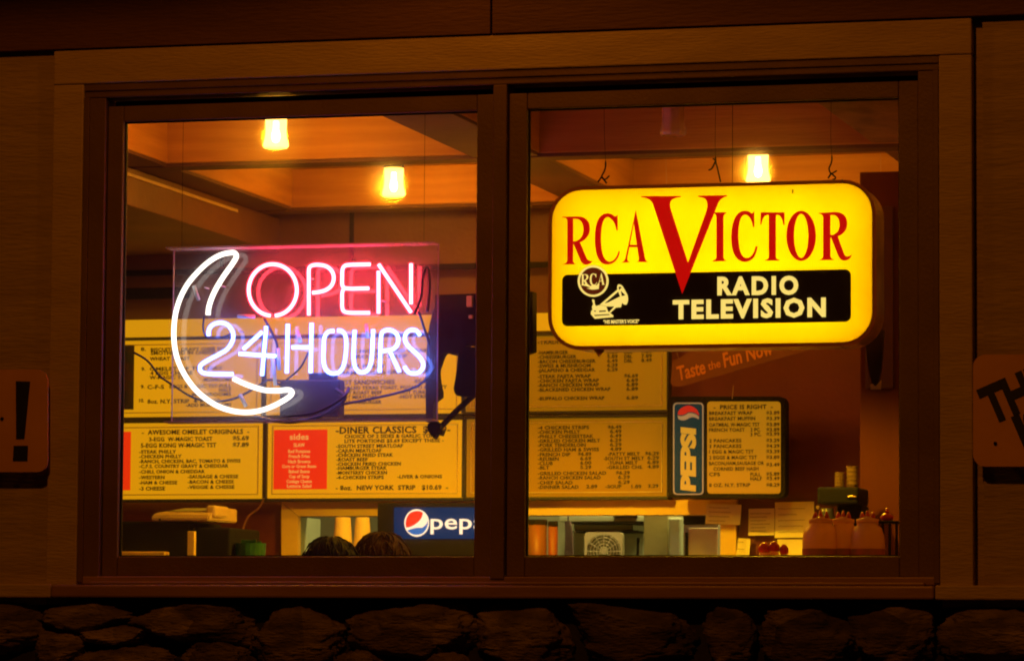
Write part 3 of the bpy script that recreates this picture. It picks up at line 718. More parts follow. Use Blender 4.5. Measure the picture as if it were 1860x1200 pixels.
words = [(GR, Z6), (GC, Z6), (GA, Z6),
 ("M 683 188 L 922 187 L 922 194 Q 865 198 858 228 Q 855 250 864 275 L 966 590 L 1078 275 Q 1090 235 1075 210 Q 1060 194 1027 192 L 1027 185 L 1202 182 L 1202 189 Q 1168 194 1150 228 L 931 778 L 752 232 Q 735 198 683 195 Z", Z6),
 ("M105 245 L170 245 L170 250 Q155 255 155 270 L 155 475 Q155 490 170 495 L170 497 L100 500 L100 495 Q118 490 118 475 L118 270 Q118 255 105 250Z", Z7),
 ("M315 237 L 315 320 L 308 322 Q 300 265 270 257 Q 232 255 232 370 Q 235 480 275 482 Q 310 480 322 420 L 332 422 Q 322 500 265 502 Q 195 498 195 370 Q 200 240 265 237 Q 290 238 300 250 Q 310 250 315 237Z", Z7),
 ("M348 245 L 472 245 L 472 310 L 465 310 Q 460 262 435 258 L 427 258 L 427 475 Q 427 488 445 490 L 445 495 L 372 496 L 372 492 Q 390 488 390 475 L 390 258 L 383 258 Q 358 262 352 308 L 346 308 Z", Z7),
 ("M650 248 L 735 243 Q 797 245 797 305 Q 797 350 748 370 L 782 462 Q 792 485 822 463 Q 814 492 785 495 Q 760 497 748 465 L 713 375 L 710 375 L 710 470 Q 710 485 728 490 L 728 492 L 650 493 Q 672 487 672 470 L 672 270 Q 670 254 650 252 Z M710 258 L 730 260 Q 757 270 757 308 Q 757 350 722 362 L 710 362Z", Z7)]
bm = BM()
for d, Z in words: sh(bm, d, Z, YF-.002)
add_shape(bm, [[(x/Z7[0]+Z7[1], y/Z7[0]+Z7[2]) for x, y in ell(558, 367, 77, 130)], [(x/Z7[0]+Z7[1], y/Z7[0]+Z7[2]) for x, y in ell(558, 367, 37, 114)]], YF-.002, .0015)
obj('red_lettering', bm, M['sign_red'], rs)
bt, bb = A(1284, 494, YS).z, A(1284, 588.5, YS).z; bx0, bx1 = A(1021, 540, YS).x, A(1546, 540, YS).x
bm = BM(); q = wr(bx0, bb, bx1, bt, .018); fr = [bm.verts.new((p[0], YF-.0012, p[1])) for p in q]; bk_ = [bm.verts.new((p[0], YF, p[1])) for p in q]; bm.faces.new(fr)
for i in range(len(q)): bm.faces.new((fr[i], fr[(i+1) % len(q)], bk_[(i+1) % len(q)], bk_[i]))
obj('dark_band', bm, M['sign_dark'], rs)
bm = BM(); add_shape(bm, [ell(1077.5, 510.5, 25, 25.5)], YF-.0040, .0010); obj('badge_disc', bm, M['sign_badge'], rs)
bm = BM(); YL = YF-.0052
add_shape(bm, [ell(1077.5, 510.5, 28, 28.5), ell(1077.5, 510.5, 24.2, 24.7)], YL, .001)
# badge letters and the small bolt under them
def squeeze(d, Z, sx, sy, ox, oy):
    return [[((x-205)*sx+ox, (y-312)*sy+oy) for x, y in pl] for pl in svg(d)]
for d in (GR, GC, GA): add_shape(bm, squeeze(d, None, .0855, .070, 1054.5, 498), YL, .001)
sh(bm, "M 400 410 L 470 395 L 520 425 L 560 405 L 600 415 L 632 378 L 628 462 L 575 470 L 540 472 L 470 455 L 520 448 L 470 428 Z", Zd, YL, .001)
text(bm, "RADIO", 1303, 534.5, 30, 1450, YL, .001, off=.045, space=1.25, base1=533)
text(bm, "TELEVISION", 1222, 578, 31, 1500, YL, .001, off=.045, space=1.18, base1=573.5)
# generic horn player drawing
sh(bm, "M 540 605 Q 556 590 572 610 L 572 640 L 588 685 L 640 672 L 725 690 L 748 755 L 815 805 L 815 828 L 575 850 L 525 790 L 528 750 L 545 735 L 540 690 L 556 660 Z M 565 740 L 590 745 L 590 760 L 565 755 Z M 630 745 L 720 740 L 722 756 L 632 764 Z M 560 800 L 760 788 L 775 800 L 580 815 Z", Zd, YL, .001)
sh(bm, "M 640 668 L 870 470 Q 860 420 885 402 Q 925 405 945 440 L 1000 540 Q 1020 620 985 668 Q 945 670 930 640 L 915 700 L 850 705 L 775 775 L 765 760 L 830 690 L 740 690 Z M 700 650 L 880 498 L 905 560 L 745 640 Z M 912 485 L 975 545 L 925 555 Z M 885 440 Q 900 420 925 445 L 890 480 Z", Zd, YL, .001)
text(bm, "\u201cHIS MASTER\u2019S VOICE\u201d", 1096, 587, 6.2, 1161, YL, .001, off=.03, space=1.0)
obj('cream_lettering', bm, M['sign_cream'], rs)
bm = BM()
for px, py in ((1530, 329), (1530, 629), (1440, 348)):
    c = A(px, py, YS-.004); box(bm, c.x-.002, c.x+.002, YS-.008, YS-.004, c.z-.006, c.z+.006, .001)
pieces('face_clip', bm, M['chrome'], rs)
bm = BM(); sh(bm, "M 1080 635 L 1098 636 L 1089 648 Z", (1, 0, 0), YS+.02, .012); obj('drain_tab', bm, M['rim'], rs)
bm = BM()
for wpts in ([(1097, 180), (1098, 250), (1100, 296), (1098, 310), (1093, 321), (1099, 326), (1107, 319)], [(1300, 180), (1299, 255), (1300, 292), (1303, 305), (1309, 331)], [(1510, 170), (1509, 250), (1511, 290), (1506, 306), (1510, 315), (1520, 310)]):
    P = smooth_path([A(a, b, YS+.07) for a, b in wpts], 6); tube(bm, P, [.0006 if q.z > A(1300, 287, YS+.07).z else .0024 for q in P], 6)
for wpts in ([(1093, 321), (1086, 331)], [(1093, 321), (1102, 333)], [(1300, 292), (1293, 306), (1287, 309)], [(1300, 292), (1295, 288)], [(1510, 315), (1504, 324)], [(1510, 315), (1518, 323), (1512, 327)]):
    tube(bm, smooth_path([A(a, b, YS+.07) for a, b in wpts], 4), .0026, 6)
pieces('hanging_wire', bm, M['darkmetal'], rs, True)

# dark holder hanging at the sign's right end
YH = .42
ho = thing('hanging_scoop', (A(1590, 700, YH).x, YH, A(1590, 640, YH).z), 'dark tapered scoop hanging under the right end of the yellow sign', 'scoop')
bm = BM(); add_shape(bm, svg("M 1572 600 L 1607 600 Q 1606 660 1599 690 Q 1594 708 1588 702 Q 1578 685 1572 600 Z"), YH, .02); obj('scoop_body', bm, M['scoop'], ho)
bm = BM(); add_shape(bm, svg("M 1581 698 L 1586 697 Q 1590 704 1594 698 L 1601 690 L 1600 707 L 1582 707 Z"), YH-.021, .004); obj('white_tip', bm, M['cup'], ho)

# ================================================================== MENU BOARDS
YM = 2.93
def menu_panel(name, x0, y0, x1, y1, label, lines, inset=None, photo=None, m='menu', right=None):
    a = A(x0, (y0+y1)/2, YM); b = A(x1, (y0+y1)/2, YM); zt2 = A((x0+x1)/2, y0, YM).z; zb2 = A((x0+x1)/2, y1, YM).z
    t = thing(name, ((a.x+b.x)/2, YM, zb2), label, 'menu board', 'yellow backlit menu boards')
    bm = BM(); box(bm, a.x, b.x, YM, YM+.045, zb2, zt2, .003); obj('lit_panel', bm, M[m], t)
    bm = BM()
    for (e, f, g, h) in ((a.x-.007, b.x+.007, zt2, zt2+.012), (a.x-.007, b.x+.007, zb2-.012, zb2), (a.x-.009, a.x, zb2, zt2), (b.x, b.x+.009, zb2, zt2)): box(bm, e+.0005, f-.0005, YM-.012, YM+.04, g+.0004, h-.0004, .002)
    obj('channel_frame', bm, M['menu_frame'], t)
    bm = BM(); dx = .018; 
    for (e, f, g, h) in ((a.x+dx, b.x-dx, zt2-dx, zt2-dx+.003), (a.x+dx, b.x-dx, zb2+dx-.003, zb2+dx), (a.x+dx, a.x+dx+.003, zb2+dx, zt2-dx), (b.x-dx-.003, b.x-dx, zb2+dx, zt2-dx)): box(bm, e, f, YM-.004, YM+.001, g, h)
    obj('panel_rail', bm, M['beige'], t)
    if lines:
        bm = BM()
        for L in lines: text(bm, L[0], L[1], L[3], L[4], L[2], YM, .002, off=.03 if len(L) < 6 else L[5])
        obj('lettering', bm, M['menu_ink'], t)
    if inset:
        bm = BM(); pbox(bm, *inset, YM-.003, YM+.002); o = obj('red_insert', bm, M['menu_red'], t)
    if photo:
        bm = BM(); pbox(bm, *photo, YM-.003, YM+.002); obj('food_picture', bm, M['photo'], t)
    return t
# rows: (words, x0, x1, baseline, capital height)
menu_panel('menu_board', 100, 618, 476, 757, 'yellow menu board behind the white neon moon, dark picture at its left', [
 ("8.", 256, 265, 637, 6), ("BISCUITS & GRAVY OVER EGGS", 274, 420, 637, 6), ("SMOTHERED IN CHEESE", 274, 392, 643.5, 6), ("WHEAT TOAST", 272, 345, 654, 6),
 ("9.", 257, 264, 673, 6), ("OMELET OF THE DAY", 272, 405, 672, 6), ("4 EGG CHEESE", 273, 350, 680, 6), ("W-MAGIC TST", 272, 340, 688, 6), ("-MUSHROOMS", 368, 420, 692, 6),
 ("9.", 256, 263, 705, 6), ("C-F-S", 268, 298, 706, 7), ("EGGS & MAGIC TST-FULL", 308, 420, 704, 6), ("HALF", 398, 420, 711, 6), ("-MUSHROOMS", 345, 420, 719, 6),
 ("10.", 253, 262, 730, 6), ("8oz. N.Y. STRIP", 268, 344, 732, 7), ("& 2 EGGS", 352, 400, 730, 6), ("-ADD MUSHROOMS", 338, 420, 738, 6)], photo=(140, 628, 243, 744))
menu_panel('menu_board', 484, 613, 839, 752, 'yellow menu board of hot sandwiches behind the blue neon letters', [
 ("-CHICKEN FRIED STEAK", 640, 778, 640, 6), ("-ROAST BEEF", 640, 740, 650, 6), ("-STEAK PHILLY", 612, 700, 668, 6), ("-GRILLED HAM", 700, 780, 678, 6), ("-HAM & EGGS", 612, 700, 680, 6), 
 ("-HOT SANDWICHES", 611, 717, 698, 8), ("$5.99", 753, 781, 696, 7), ("GRILLED TEXAS TOAST, POTATO & GRAVY", 617, 812, 706.5, 6), ("-HOT ROAST BEEF", 615, 694, 716, 6), ("-HOT TURKEY", 724, 784, 715, 6),
 ("-HOT MEATLOAF", 615, 685, 724, 6), ("-HOT STRIPS", 724, 782, 723, 6), ("-HOT HAMBURGER", 615, 693, 733, 6)])
menu_panel('menu_board', 846, 609, 1212, 746, 'yellow menu board of burgers and wraps under the lit sign', [
 ("-TRADITIONAL BURGERS", 977, 1110, 624, 7.5)] + [(n, 977, x, b, 6) for n, x, b in (("-HAMBURGER", 1032, 643), ("-CHEESEBURGER", 1047, 651), ("-BACON CHEESEBURGER", 1082, 659), ("-SWISS & MUSHROOM", 1073, 667), ("-JALAPENO & CHEDDAR", 1081, 675), ("-STEAK FAJITA WRAP", 1073, 686), ("-CHICKEN FAJITA WRAP", 1088, 694), ("-RANCH CHICKEN WRAP", 1088, 702), ("-BLACKENED CHICKEN WRAP", 1109, 710), ("-BUFFALO CHICKEN WRAP", 1098, 726))]
 + [(n, x, x2, b, 6) for n, x, x2, b in (("5.69", 1103, 1122, 642), ("DBL", 1134, 1149, 642), ("7.69", 1165, 1184, 641), ("5.89", 1103, 1122, 650), ("DBL", 1134, 1149, 650), ("7.89", 1165, 1184, 649), ("6.49", 1103, 1122, 658), ("DBL", 1134, 1149, 658), ("8.49", 1165, 1184, 657), ("6.29", 1103, 1122, 666), ("6.29", 1103, 1122, 674), ("$6.69", 1134, 1159, 685), ("6.69", 1138, 1159, 693), ("6.89", 1138, 1159, 701), ("6.89", 1138, 1159, 709), ("6.89", 1138, 1159, 725))],
 inset=(868, 622, 955, 735), m='menu_dim')
menu_panel('menu_board', 100, 768, 478, 906, 'yellow menu board of omelets, below the neon moon', [
 ("-  AWESOME OMELET ORIGINALS  -", 258, 453, 788, 8), ("3-EGG  W-MAGIC TOAST", 271, 386, 800.5, 7), ("$5.69", 423, 452, 799, 7.5), ("5-EGG KONG W-MAGIC TST", 256, 393, 812, 7.5), ("$7.89", 423, 452, 811, 7.5),
 ("-STEAK PHILLY", 253, 320, 823, 6), ("-CHICKEN PHILLY", 253, 330, 831.5, 6), ("-RANCH, CHICKEN, BAC, TOMATO & SWISS", 253, 437, 840, 6), ("-C.F.S. COUNTRY GRAVY & CHEDDAR", 253, 415, 849, 6), ("-CHILI, ONION & CHEDDAR", 253, 372, 859, 6),
 ("-WESTERN", 253, 299, 869.5, 6), ("-SAUSAGE & CHEESE", 341, 433, 868, 6), ("-HAM & CHEESE", 253, 322, 879, 6), ("-BACON & CHEESE", 341, 425, 877.5, 6), ("-3 CHEESE", 253, 300, 890, 6.5), ("-VEGGIE & CHEESE", 341, 426, 887, 6)], inset=(140, 784, 237, 890))
mb = menu_panel('menu_board', 486, 764, 840, 904, 'yellow menu board of diner classics with a red insert of sides', [
 ("-DINER CLASSICS  $7.89-", 610, 818, 786, 11.5), ("CHOICE OF 2 SIDES & GARLIC TOAST", 626, 800, 794.5, 6), ("LITE PORTIONS $5.69 EXCEPT THESE -", 626, 806, 803, 6), ("-SOUTH STREET MEATLOAF", 611, 732, 812.5, 6), ("-CAJUN MEATLOAF", 611, 693, 821, 6),
 ("-CHICKEN FRIED STEAK", 611, 714, 829, 6), ("-ROAST BEEF", 611, 668, 837, 6), ("-CHICKEN FRIED CHICKEN", 611, 728, 845, 6), ("-HAMBURGER STEAK", 611, 703, 852.5, 6), ("-MONTEREY CHICKEN", 611, 703, 861, 6), ("-4-CHICKEN STRIPS", 611, 697, 869.5, 6),
 ("-LIVER & ONIONS", 722, 803, 868, 6), ("- 8oz.  NEW YORK  STRIP   $10.69  -", 610, 814, 889, 8)], inset=(497, 780, 594, 888))
bm = BM()
for s, w_, b, h in (("sides", 34, 798, 10.5), ("SLAW", 20, 811, 6.5), ("Red Potatoes", 40, 822, 6), ("French Fries", 38, 831, 6), ("Hash Browns", 40, 840.5, 6), ("Corn or Green Beans", 62, 849, 5.5), ("Baked Beans", 38, 858.5, 6), ("Cup of Soup", 37, 867.5, 6), ("Cottage Cheese", 46, 876.5, 6), ("Lettuce Salad", 44, 885, 6)):
    text(bm, s, 545.5-w_/2-2, b, h, 545.5+w_/2-2, YM-.0035, .0015, off=.02)
obj('pale_lettering', bm, M['menu_white'], mb)
prices = lambda rows, x0, x1: [(p, x0+(0 if p[0] == '$' else 4), x1, b, 6) for p, b in rows]
menu_panel('menu_board', 847, 759, 1212, 902, 'yellow menu board of melts and salads, beside the framed price board', [(n, 977, x, b, 6) for n, x, b in (("-4 CHICKEN STRIPS", 1070, 779), ("-CHICKEN PHILLY", 1054, 787), ("-PHILLY CHEESESTEAK", 1078, 795), ("-GRILLED CHICKEN MELT", 1090, 803), ("-PORK TENDERLOIN", 1064, 811), ("-GRILLED HAM & SWISS", 1088, 819), ("-FRENCH DIP", 1036, 828), ("-REUBEN", 1015, 836), ("-CLUB", 1004, 844), ("-BLT", 998, 852), ("-GRILLED CHICKEN SALAD", 1101, 862), ("-RANCH CHICKEN SALAD", 1091, 870), ("-CHEF SALAD", 1040, 879), ("-DINNER SALAD", 1051, 887))]
 + prices((("$6.49", 778), ("6.49", 786), ("6.49", 794), ("6.29", 802), ("6.29", 810), ("4.89", 818)), 1104, 1129) + prices((("$6.89", 827), ("6.69", 835), ("6.00", 843), ("5.29", 851)), 1050, 1074)
 + prices((("$6.29", 826), ("6.29", 834), ("6.89", 842), ("4.89", 850)), 1172, 1197) + prices((("$6.29", 861), ("6.29", 869), ("6.29", 878)), 1119, 1144)
 + [("-PATTY MELT", 1104, 1162, 827, 6), ("-SOUTH ST MELT", 1096, 1170, 835, 6), ("-TUNA MELT", 1104, 1158, 843, 6), ("-GRILLED CHS.", 1102, 1168, 851, 6), ("2.89", 1065, 1085, 886, 6), ("-SOUP", 1100, 1129, 886, 6), ("1.89", 1147, 1165, 886, 6), ("3.29", 1177, 1196, 885, 6)],
 inset=(868, 772, 959.5, 886), m='menu_dim')
# sloping strip over the boards, the light falling on it put in as glow
z0, z1 = A(600, 606, 2.93).z, A(600, 575, 2.965).z
bm = BM(); xs0, xs1 = A(100, 600, 2.93).x, A(1212, 600, 2.93).x
vs = [bm.verts.new(c) for c in ((xs0, 2.90, z0), (xs1, 2.90, z0), (xs1, 2.962, z1), (xs0, 2.962, z1))]; bm.faces.new(vs)
ext = bmesh.ops.extrude_face_region(bm, geom=bm.faces[:]); bmesh.ops.translate(bm, verts=[v for v in ext['geom'] if isinstance(v, bmesh.types.BMVert)], vec=(0, .004, -.004))
tag(obj('menu_glow_strip', bm, M['menu_hi']), 'sloping yellow strip along the top of the menu boards, board light put in as glow', 'glowing strip')

# ---- framed price board with a blue soda panel
YR = 2.80
pb = thing('price_board', (A(1326, 905, YR).x, YR, A(1326, 905, YR).z), 'black framed price board with a blue soda panel and yellow list', 'menu board')
M['soda_blue'] = backlit('soda_panel_blue', (.002, .045, .045), .45)
M['soda_red'] = backlit('soda_panel_red', (.75, .03, .01), .55)
M['soda_yellow'] = backlit('soda_panel_letter', (.85, .45, .03), .55)
M['soda_white'] = backlit('soda_panel_white', (.80, .55, .22), .30)
bm = BM(); add_shape(bm, [rrect(1220, 722, 1433, 905, 12)], YR+.07, .07); obj('board_frame', bm, M['black'], pb)
bm = BM(); add_shape(bm, [rrect(1285, 729, 1418, 896, 6)], YR-.0005, .003); lp = obj('price_list', bm, M['price_panel'], pb)
bm = BM(); add_shape(bm, [rrect(1223, 731, 1278, 898, 7), rrect(1225, 733, 1276, 896, 6)], YR-.0005, .004); obj('panel_edge', bm, M['soda_white'], pb)
bm = BM(); add_shape(bm, [rrect(1225.5, 733.5, 1275.5, 895.5, 6)], YR-.0005, .002); obj('soda_panel', bm, M['soda_blue'], pb)
bm = BM(); add_shape(bm, svg("M 1231 752 Q 1232 740 1250 736 Q 1268 738 1270 755 Q 1262 746 1250 748 Q 1240 756 1231 752 Z"), YR-.003, .001); obj('red_swoosh', bm, M['soda_red'], pb)
bm = BM(); add_shape(bm, svg("M 1231 754 Q 1240 758 1250 750 Q 1262 748 1270 757 L 1269 761 Q 1258 754 1250 760 Q 1240 766 1232 760 Z"), YR-.003, .001); obj('white_swoosh', bm, M['soda_white'], pb)
bm = BM(); text_dir(bm, "PEPSI", 1262, 892, 90, 24, 112, YR-.003, .001, off=.055, space=.98, slant=.12); obj('soda_lettering', bm, M['soda_yellow'], pb)
bm = BM(); YT = YR-.0035; T = lambda s, x0, x1, b, h=6.2, off=.035: text(bm, s, x0, b, h, x1, YT, .001, off=off)
T("-  PRICE IS RIGHT  -", 1296, 1404, 742.5, 7.5)
for s, x1, b, p_ in (("BREAKFAST WRAP", 1367, 753, "$3.89"), ("BREAKFAST MUFFIN", 1372, 763, "$3.39"), ("OATMEAL W-MAGIC TST", 1380, 774, "$3.89"), ("FRENCH TOAST", 1353, 783.5, "$3.89"), ("", 0, 791.5, "$3.99"), ("2 PANCAKES", 1347, 803, "$3.29"), ("3 PANCAKES", 1347, 813, "$4.29"), ("1 EGG & MAGIC TST", 1369, 823, "$3.39"), ("2 EGGS & MAGIC TST", 1375, 833.5, "$3.89"), ("BACON,HAM,SAUSAGE OR", 1388, 844, ""), ("", 0, 847, "$3.49"), ("CFS", 1308, 864, "$5.89"), ("", 0, 872, "$3.49"), ("8 OZ. N.Y. STRIP", 1363, 883.5, "$8.29")):
    if s: T(s, 1288, x1, b)
    if p_: T(p_, 1392, 1416, b-.5)
T("CORNED BEEF HASH", 1296, 1378, 854); T("2 PC.", 1363, 1382, 783); T("3 PC.", 1363, 1383, 791.5); T("FULL", 1363, 1382, 864); T("HALF", 1363, 1384, 872)
obj('lettering', bm, M['menu_ink'], pb)

# ---- tilted tan banner
YV = 2.55
M['banner'] = mat('tan_banner', (.19, .085, .042), .7, noise_scale=4, spec=.1, col2=(.155, .068, .033))
M['banner_ink'] = mat('banner_letter', (.55, .22, .015), .6)
bn = thing('hanging_banner', (A(1340, 670, YV).x, YV, A(1340, 690, YV).z), 'tilted tan banner with orange lettering, half hidden under the yellow sign', 'banner')
bm = BM(); add_shape(bm, svg("M 1222 655 L 1236 650 Q 1300 600 1420 560 L 1610 560 Q 1520 624 1462 638 L 1240 701 Q 1222 704 1219 695 Z"), YV, .006); obj('banner_board', bm, M['banner'], bn)
bm = BM(); text_dir(bm, "Taste", 1232, 691, 14.5, 24, 52, YV-.0065, .001, off=.02, slant=.1); text_dir(bm, "the", 1287, 672, 14.5, 14, 23, YV-.0065, .001, off=.01, slant=.1); text_dir(bm, "Fun Now", 1316, 667, 14.5, 25, 92, YV-.0065, .001, off=.02, slant=.1)
obj('lettering', bm, M['banner_ink'], bn)
bm = BM(); c = A(1332, 700, YV); d = A(1330, 724, YV); tube(bm, [c, d], .0012, 6); c = A(1233, 652, YV); tube(bm, [c, c+Vector((-.03, 0, .1)), Vector((c.x-.05, c.y, ZC))], .0012, 6); c = A(1600, 580, YV); tube(bm, [c, Vector((c.x, c.y, ZC))], .0012, 6); pieces('hanging_wire', bm, M['chrome'], bn)

# ---- plywood partition at the right
YP2 = 2.05
a = A(1562, 800, YP2).x
bm = BM(); box(bm, a, a+.5, YP2, YP2+.12, 0, ZB-.001, .003); pp = tag(obj('partition_post', bm, M['ply']), 'orange plywood partition rising behind the squeeze bottles at right', 'partition')
bm = BM(); pbox(bm, 1572, 375, 1622, 705, YP2-.02, YP2-.001, .002); obj('backing_strip', bm, M['plydark'], pp)

# ================================================================== SMALL THINGS INSIDE
def counter(name, x0, x1, y0, y1, z, label):
    t = thing(name, ((x0+x1)/2, (y0+y1)/2, 0), label, 'counter')
    bm = BM(); box(bm, x0, x1, y0, y1, z-.04, z, .006); obj('counter_top', bm, M['wood'], t)
    bm = BM(); box(bm, x0+.03, x1-.03, y0+.06, y1-.03, 0.002, z-.0405); obj('counter_front', bm, M['redwall'], t)
    return t
ZK1 = 1.10
counter('dining_counter', .25, 2.2, .17, .62, ZK1, 'wooden dining counter under the right pane carrying the squeeze bottles')
counter('service_counter', -2.6, .9, 2.05, 2.62, ZK1, 'wooden service counter below the menu boards')

# register with its sloped beige top, black cabinet, wooden post and tray
YG = 2.12
pk = lambda px, py, y: A(px, py, y)
def zat(px, y, z):   # pixel row irrelevant: x of a pixel column at height z
    return A(px, 1000, y).x
t = thing('register_cabinet', (A(320, 1000, YG).x, YG, ZK1), 'black cabinet with a beige sloping machine on top, at lower left of the left pane', 'cabinet')
bm = BM(); zt2 = A(300, 946, YG).z; box(bm, A(190, 1000, YG).x, A(343, 1000, YG).x, YG, YG+.35, ZK1, zt2, .008); box(bm, A(345, 1000, YG).x, A(414, 1000, YG).x, YG+.02, YG+.35, ZK1, A(380, 957, YG).z, .008)
obj('cabinet_body', bm, M['black'], t)
t = thing('desk_machine', (A(335, 950, YG).x, YG+.1, zt2), 'beige desk machine with a sloping top on the black cabinet', 'machine')
bm = BM()
P = [(275, 945), (283, 949), (372, 951), (390, 946), (392, 928), (378, 923), (318, 921), (302, 926)]
za = zt2+.001
xa, xb = A(276, 948, YG).x, A(390, 948, YG).x; hN = .028; hF = A(340, 922, YG+.1).z-za
prof = [(YG-.01, za), (YG-.01, za+hN*.6), (YG+.0, za+hN), (YG+.16, za+hF), (YG+.24, za+hF), (YG+.24, za)]
L = [bm.verts.new((xa+.012*i/1., y, z)) for i, (y, z) in enumerate(prof)] ; L = L[:]
for v, sx_ in zip(L, (0, 0, .01, .055, .055, .0)): v.co.x = xa+sx_
R_ = [bm.verts.new((xb-sx_, y, z)) for (y, z), sx_ in zip(prof, (.02, .02, .012, .0, .0, .0))]
bm.faces.new(L[::-1]); bm.faces.new(R_)
for i in range(6): bm.faces.new((L[i], L[(i+1) % 6], R_[(i+1) % 6], R_[i]))
bmesh.ops.bevel(bm, geom=bm.edges[:], offset=.004, segments=2, affect='EDGES')
obj('machine_case', bm, M['beige'], t)
bm = BM(); s0 = (hF-hN)/.16
vs = [bm.verts.new(c) for c in ((xa+.05, YG+.03, za+hN+.03*s0+.002), (xb-.045, YG+.03, za+hN+.03*s0+.002), (xb-.035, YG+.14, za+hN+.14*s0+.002), (xa+.07, YG+.14, za+hN+.14*s0+.002))]; bm.faces.new(vs)
e = bmesh.ops.extrude_face_region(bm, geom=bm.faces[:]); bmesh.ops.translate(bm, verts=[v for v in e['geom'] if isinstance(v, bmesh.types.BMVert)], vec=(0, 0, .002))
obj('key_panel', bm, M['olive'], t)
bm = BM(); box(bm, xb-.040, xb-.004, YG+.015, YG+.17, za+.012, za+hF+.006, .009); obj('side_housing', bm, M['beige'], t)
bm = BM(); c = A(290, 943, YG-.012); tube(bm, [(c.x, YG-.004, c.z), (c.x, YG-.012, c.z)], .004, 8); obj('knob', bm, M['black'], t)
bm = BM(); box(bm, A(340, 985, YG-.06).x, A(353, 985, YG-.06).x, YG-.06, YG-.04, ZK1+.001, A(346, 964, YG-.06).z, .003)
tag(obj('upright_menu_card', bm, M['casing']), 'narrow orange upright card standing before the black cabinet', 'card')
bm = BM(); y = 2.06; box(bm, A(190, 1000, y).x, A(299, 1000, y).x, y, y+.05, A(250, 1012, y).z, A(250, 1001, y).z, .003); box(bm, A(195, 1000, y).x, A(290, 1000, y).x, y+.01, y+.045, ZK1, A(250, 1012, y).z-.0005)
tag(obj('orange_tray', bm, M['casing']), 'low orange tray edge at the bottom left corner of the left pane', 'tray')
t = thing('green_basket', (A(455, 1000, 2.2).x, 2.2, ZK1), 'small dark green basket of packets left of the hatch casing', 'basket')
c = A(455, 1000, 2.2); r0 = abs(A(482, 1000, 2.2).x-A(428, 1000, 2.2).x)/2; zz = A(455, 986, 2.2).z
bm = BM(); lathe(bm, (c.x, 2.2, 0), [(r0*.8, ZK1), (r0*.9, ZK1+.06), (r0, zz), (r0*.93, zz), (r0*.85, ZK1+.07)], 20); obj('basket_body', bm, M['green'], t)
bm = BM()
for i in range(7):
    x = c.x+random.uniform(-.8, .8)*r0; box(bm, x-.012, x+.012, 2.19, 2.194, zz-.02, zz+random.uniform(.0, .012), 0, Matrix.Rotation(random.uniform(-.6, .6), 3, 'Y'))
pieces('packet', bm, M['green'], t)
bm = BM(); tube(bm, smooth_path([A(478, 908, 2.9), A(470, 922, 2.85), A(452, 936, 2.8), A(443, 955, 2.7), A(438, 970, 2.6), A(431, 990, 2.5), A(430, 1010, 2.45)], 6), .0035, 6)
tag(obj('dangling_wire', bm, M['banner']), 'thin brown cord hanging from the menu boards against the red wall', 'cord')

# soda lightbox in the hatch
YQ = 2.62
M['lb_blue'] = backlit('lightbox_blue', (.002, .025, .11), .75)
M['lb_white'] = backlit('lightbox_white', (1., .86, .62), 1.0)
M['lb_red'] = backlit('lightbox_red', (.90, .035, .006), .95)
M['lb_lightblue'] = backlit('lightbox_mid_blue', (.03, .15, .52), .85)
t = thing('soda_lightbox', (A(800, 995, YQ).x, YQ, ZK1), 'small blue backlit soda sign standing in the hatch beside the middle mullion', 'lightbox')
bm = BM(); add_shape(bm, [rrect(699, 915, 935, 1030, 3)], YQ+.09, .09); obj('sign_case', bm, M['black'], t)
bm = BM(); add_shape(bm, [rrect(716, 921, 928, 978, 2)], YQ-.0005, .002); obj('sign_face', bm, M['lb_blue'], t)
bm = BM(); add_shape(bm, [ell(757, 949, 22.5, 25)], YQ-.003, .001)
text(bm, "pepsi", 782, 960, 27, 889, YQ-.003, .001, off=.012, space=1.03); obj('pale_lettering', bm, M['lb_white'], t)
bm = BM(); add_shape(bm, svg("M 737.5 957 Q 735 940 745 931 Q 757 924 768 930 Q 768 944 750 954 Q 742 958 737.5 957 Z"), YQ-.0045, .001); obj('red_swoosh', bm, M['lb_red'], t)
bm = BM(); add_shape(bm, svg("M 740 963 Q 756 956 766 958 Q 775 954 777.5 944 Q 778 960 767 968 Q 752 975 740 963 Z"), YQ-.0045, .001); obj('blue_swoosh', bm, M['lb_lightblue'], t)

# cups
def cup_stack(name, x0, x1, top, y, label, n=3):
    c = A((x0+x1)/2, top, y); r = abs(A(x1, top, y).x-A(x0, top, y).x)/2
    t = thing(name, (c.x, y, 1.1), label, 'cup stack', 'upturned paper cup stacks')
    bm = BM(); z = c.z; lathe(bm, (c.x, y, z), [(r*.72, 0), (r*.8, -.006), (r, -.11), (r*1.04, -.112), (r*1.04, -.122), (r*.98, -.123)], 20); obj('top_cup', bm, M['cup'], t, True)
    bm = BM(); lathe(bm, (c.x, y, 0), [(r*.99, z-.124), (r*1.06, z-.134), (r*1.06, z-.142), (r, z-.143), (r, z-.15), (r*1.06, z-.153), (r*1.06, max(1.101, z-.22)), (r, 1.101)], 20); obj('lower_cups', bm, M['cup'], t, True)
cup_stack('paper_cup_stack', 606, 640, 939, 2.84, 'upturned paper cups stacked left in the hatch, above the dark head')
cup_stack('paper_cup_stack', 643, 674, 939, 2.84, 'upturned paper cups in the hatch beside the soda sign')

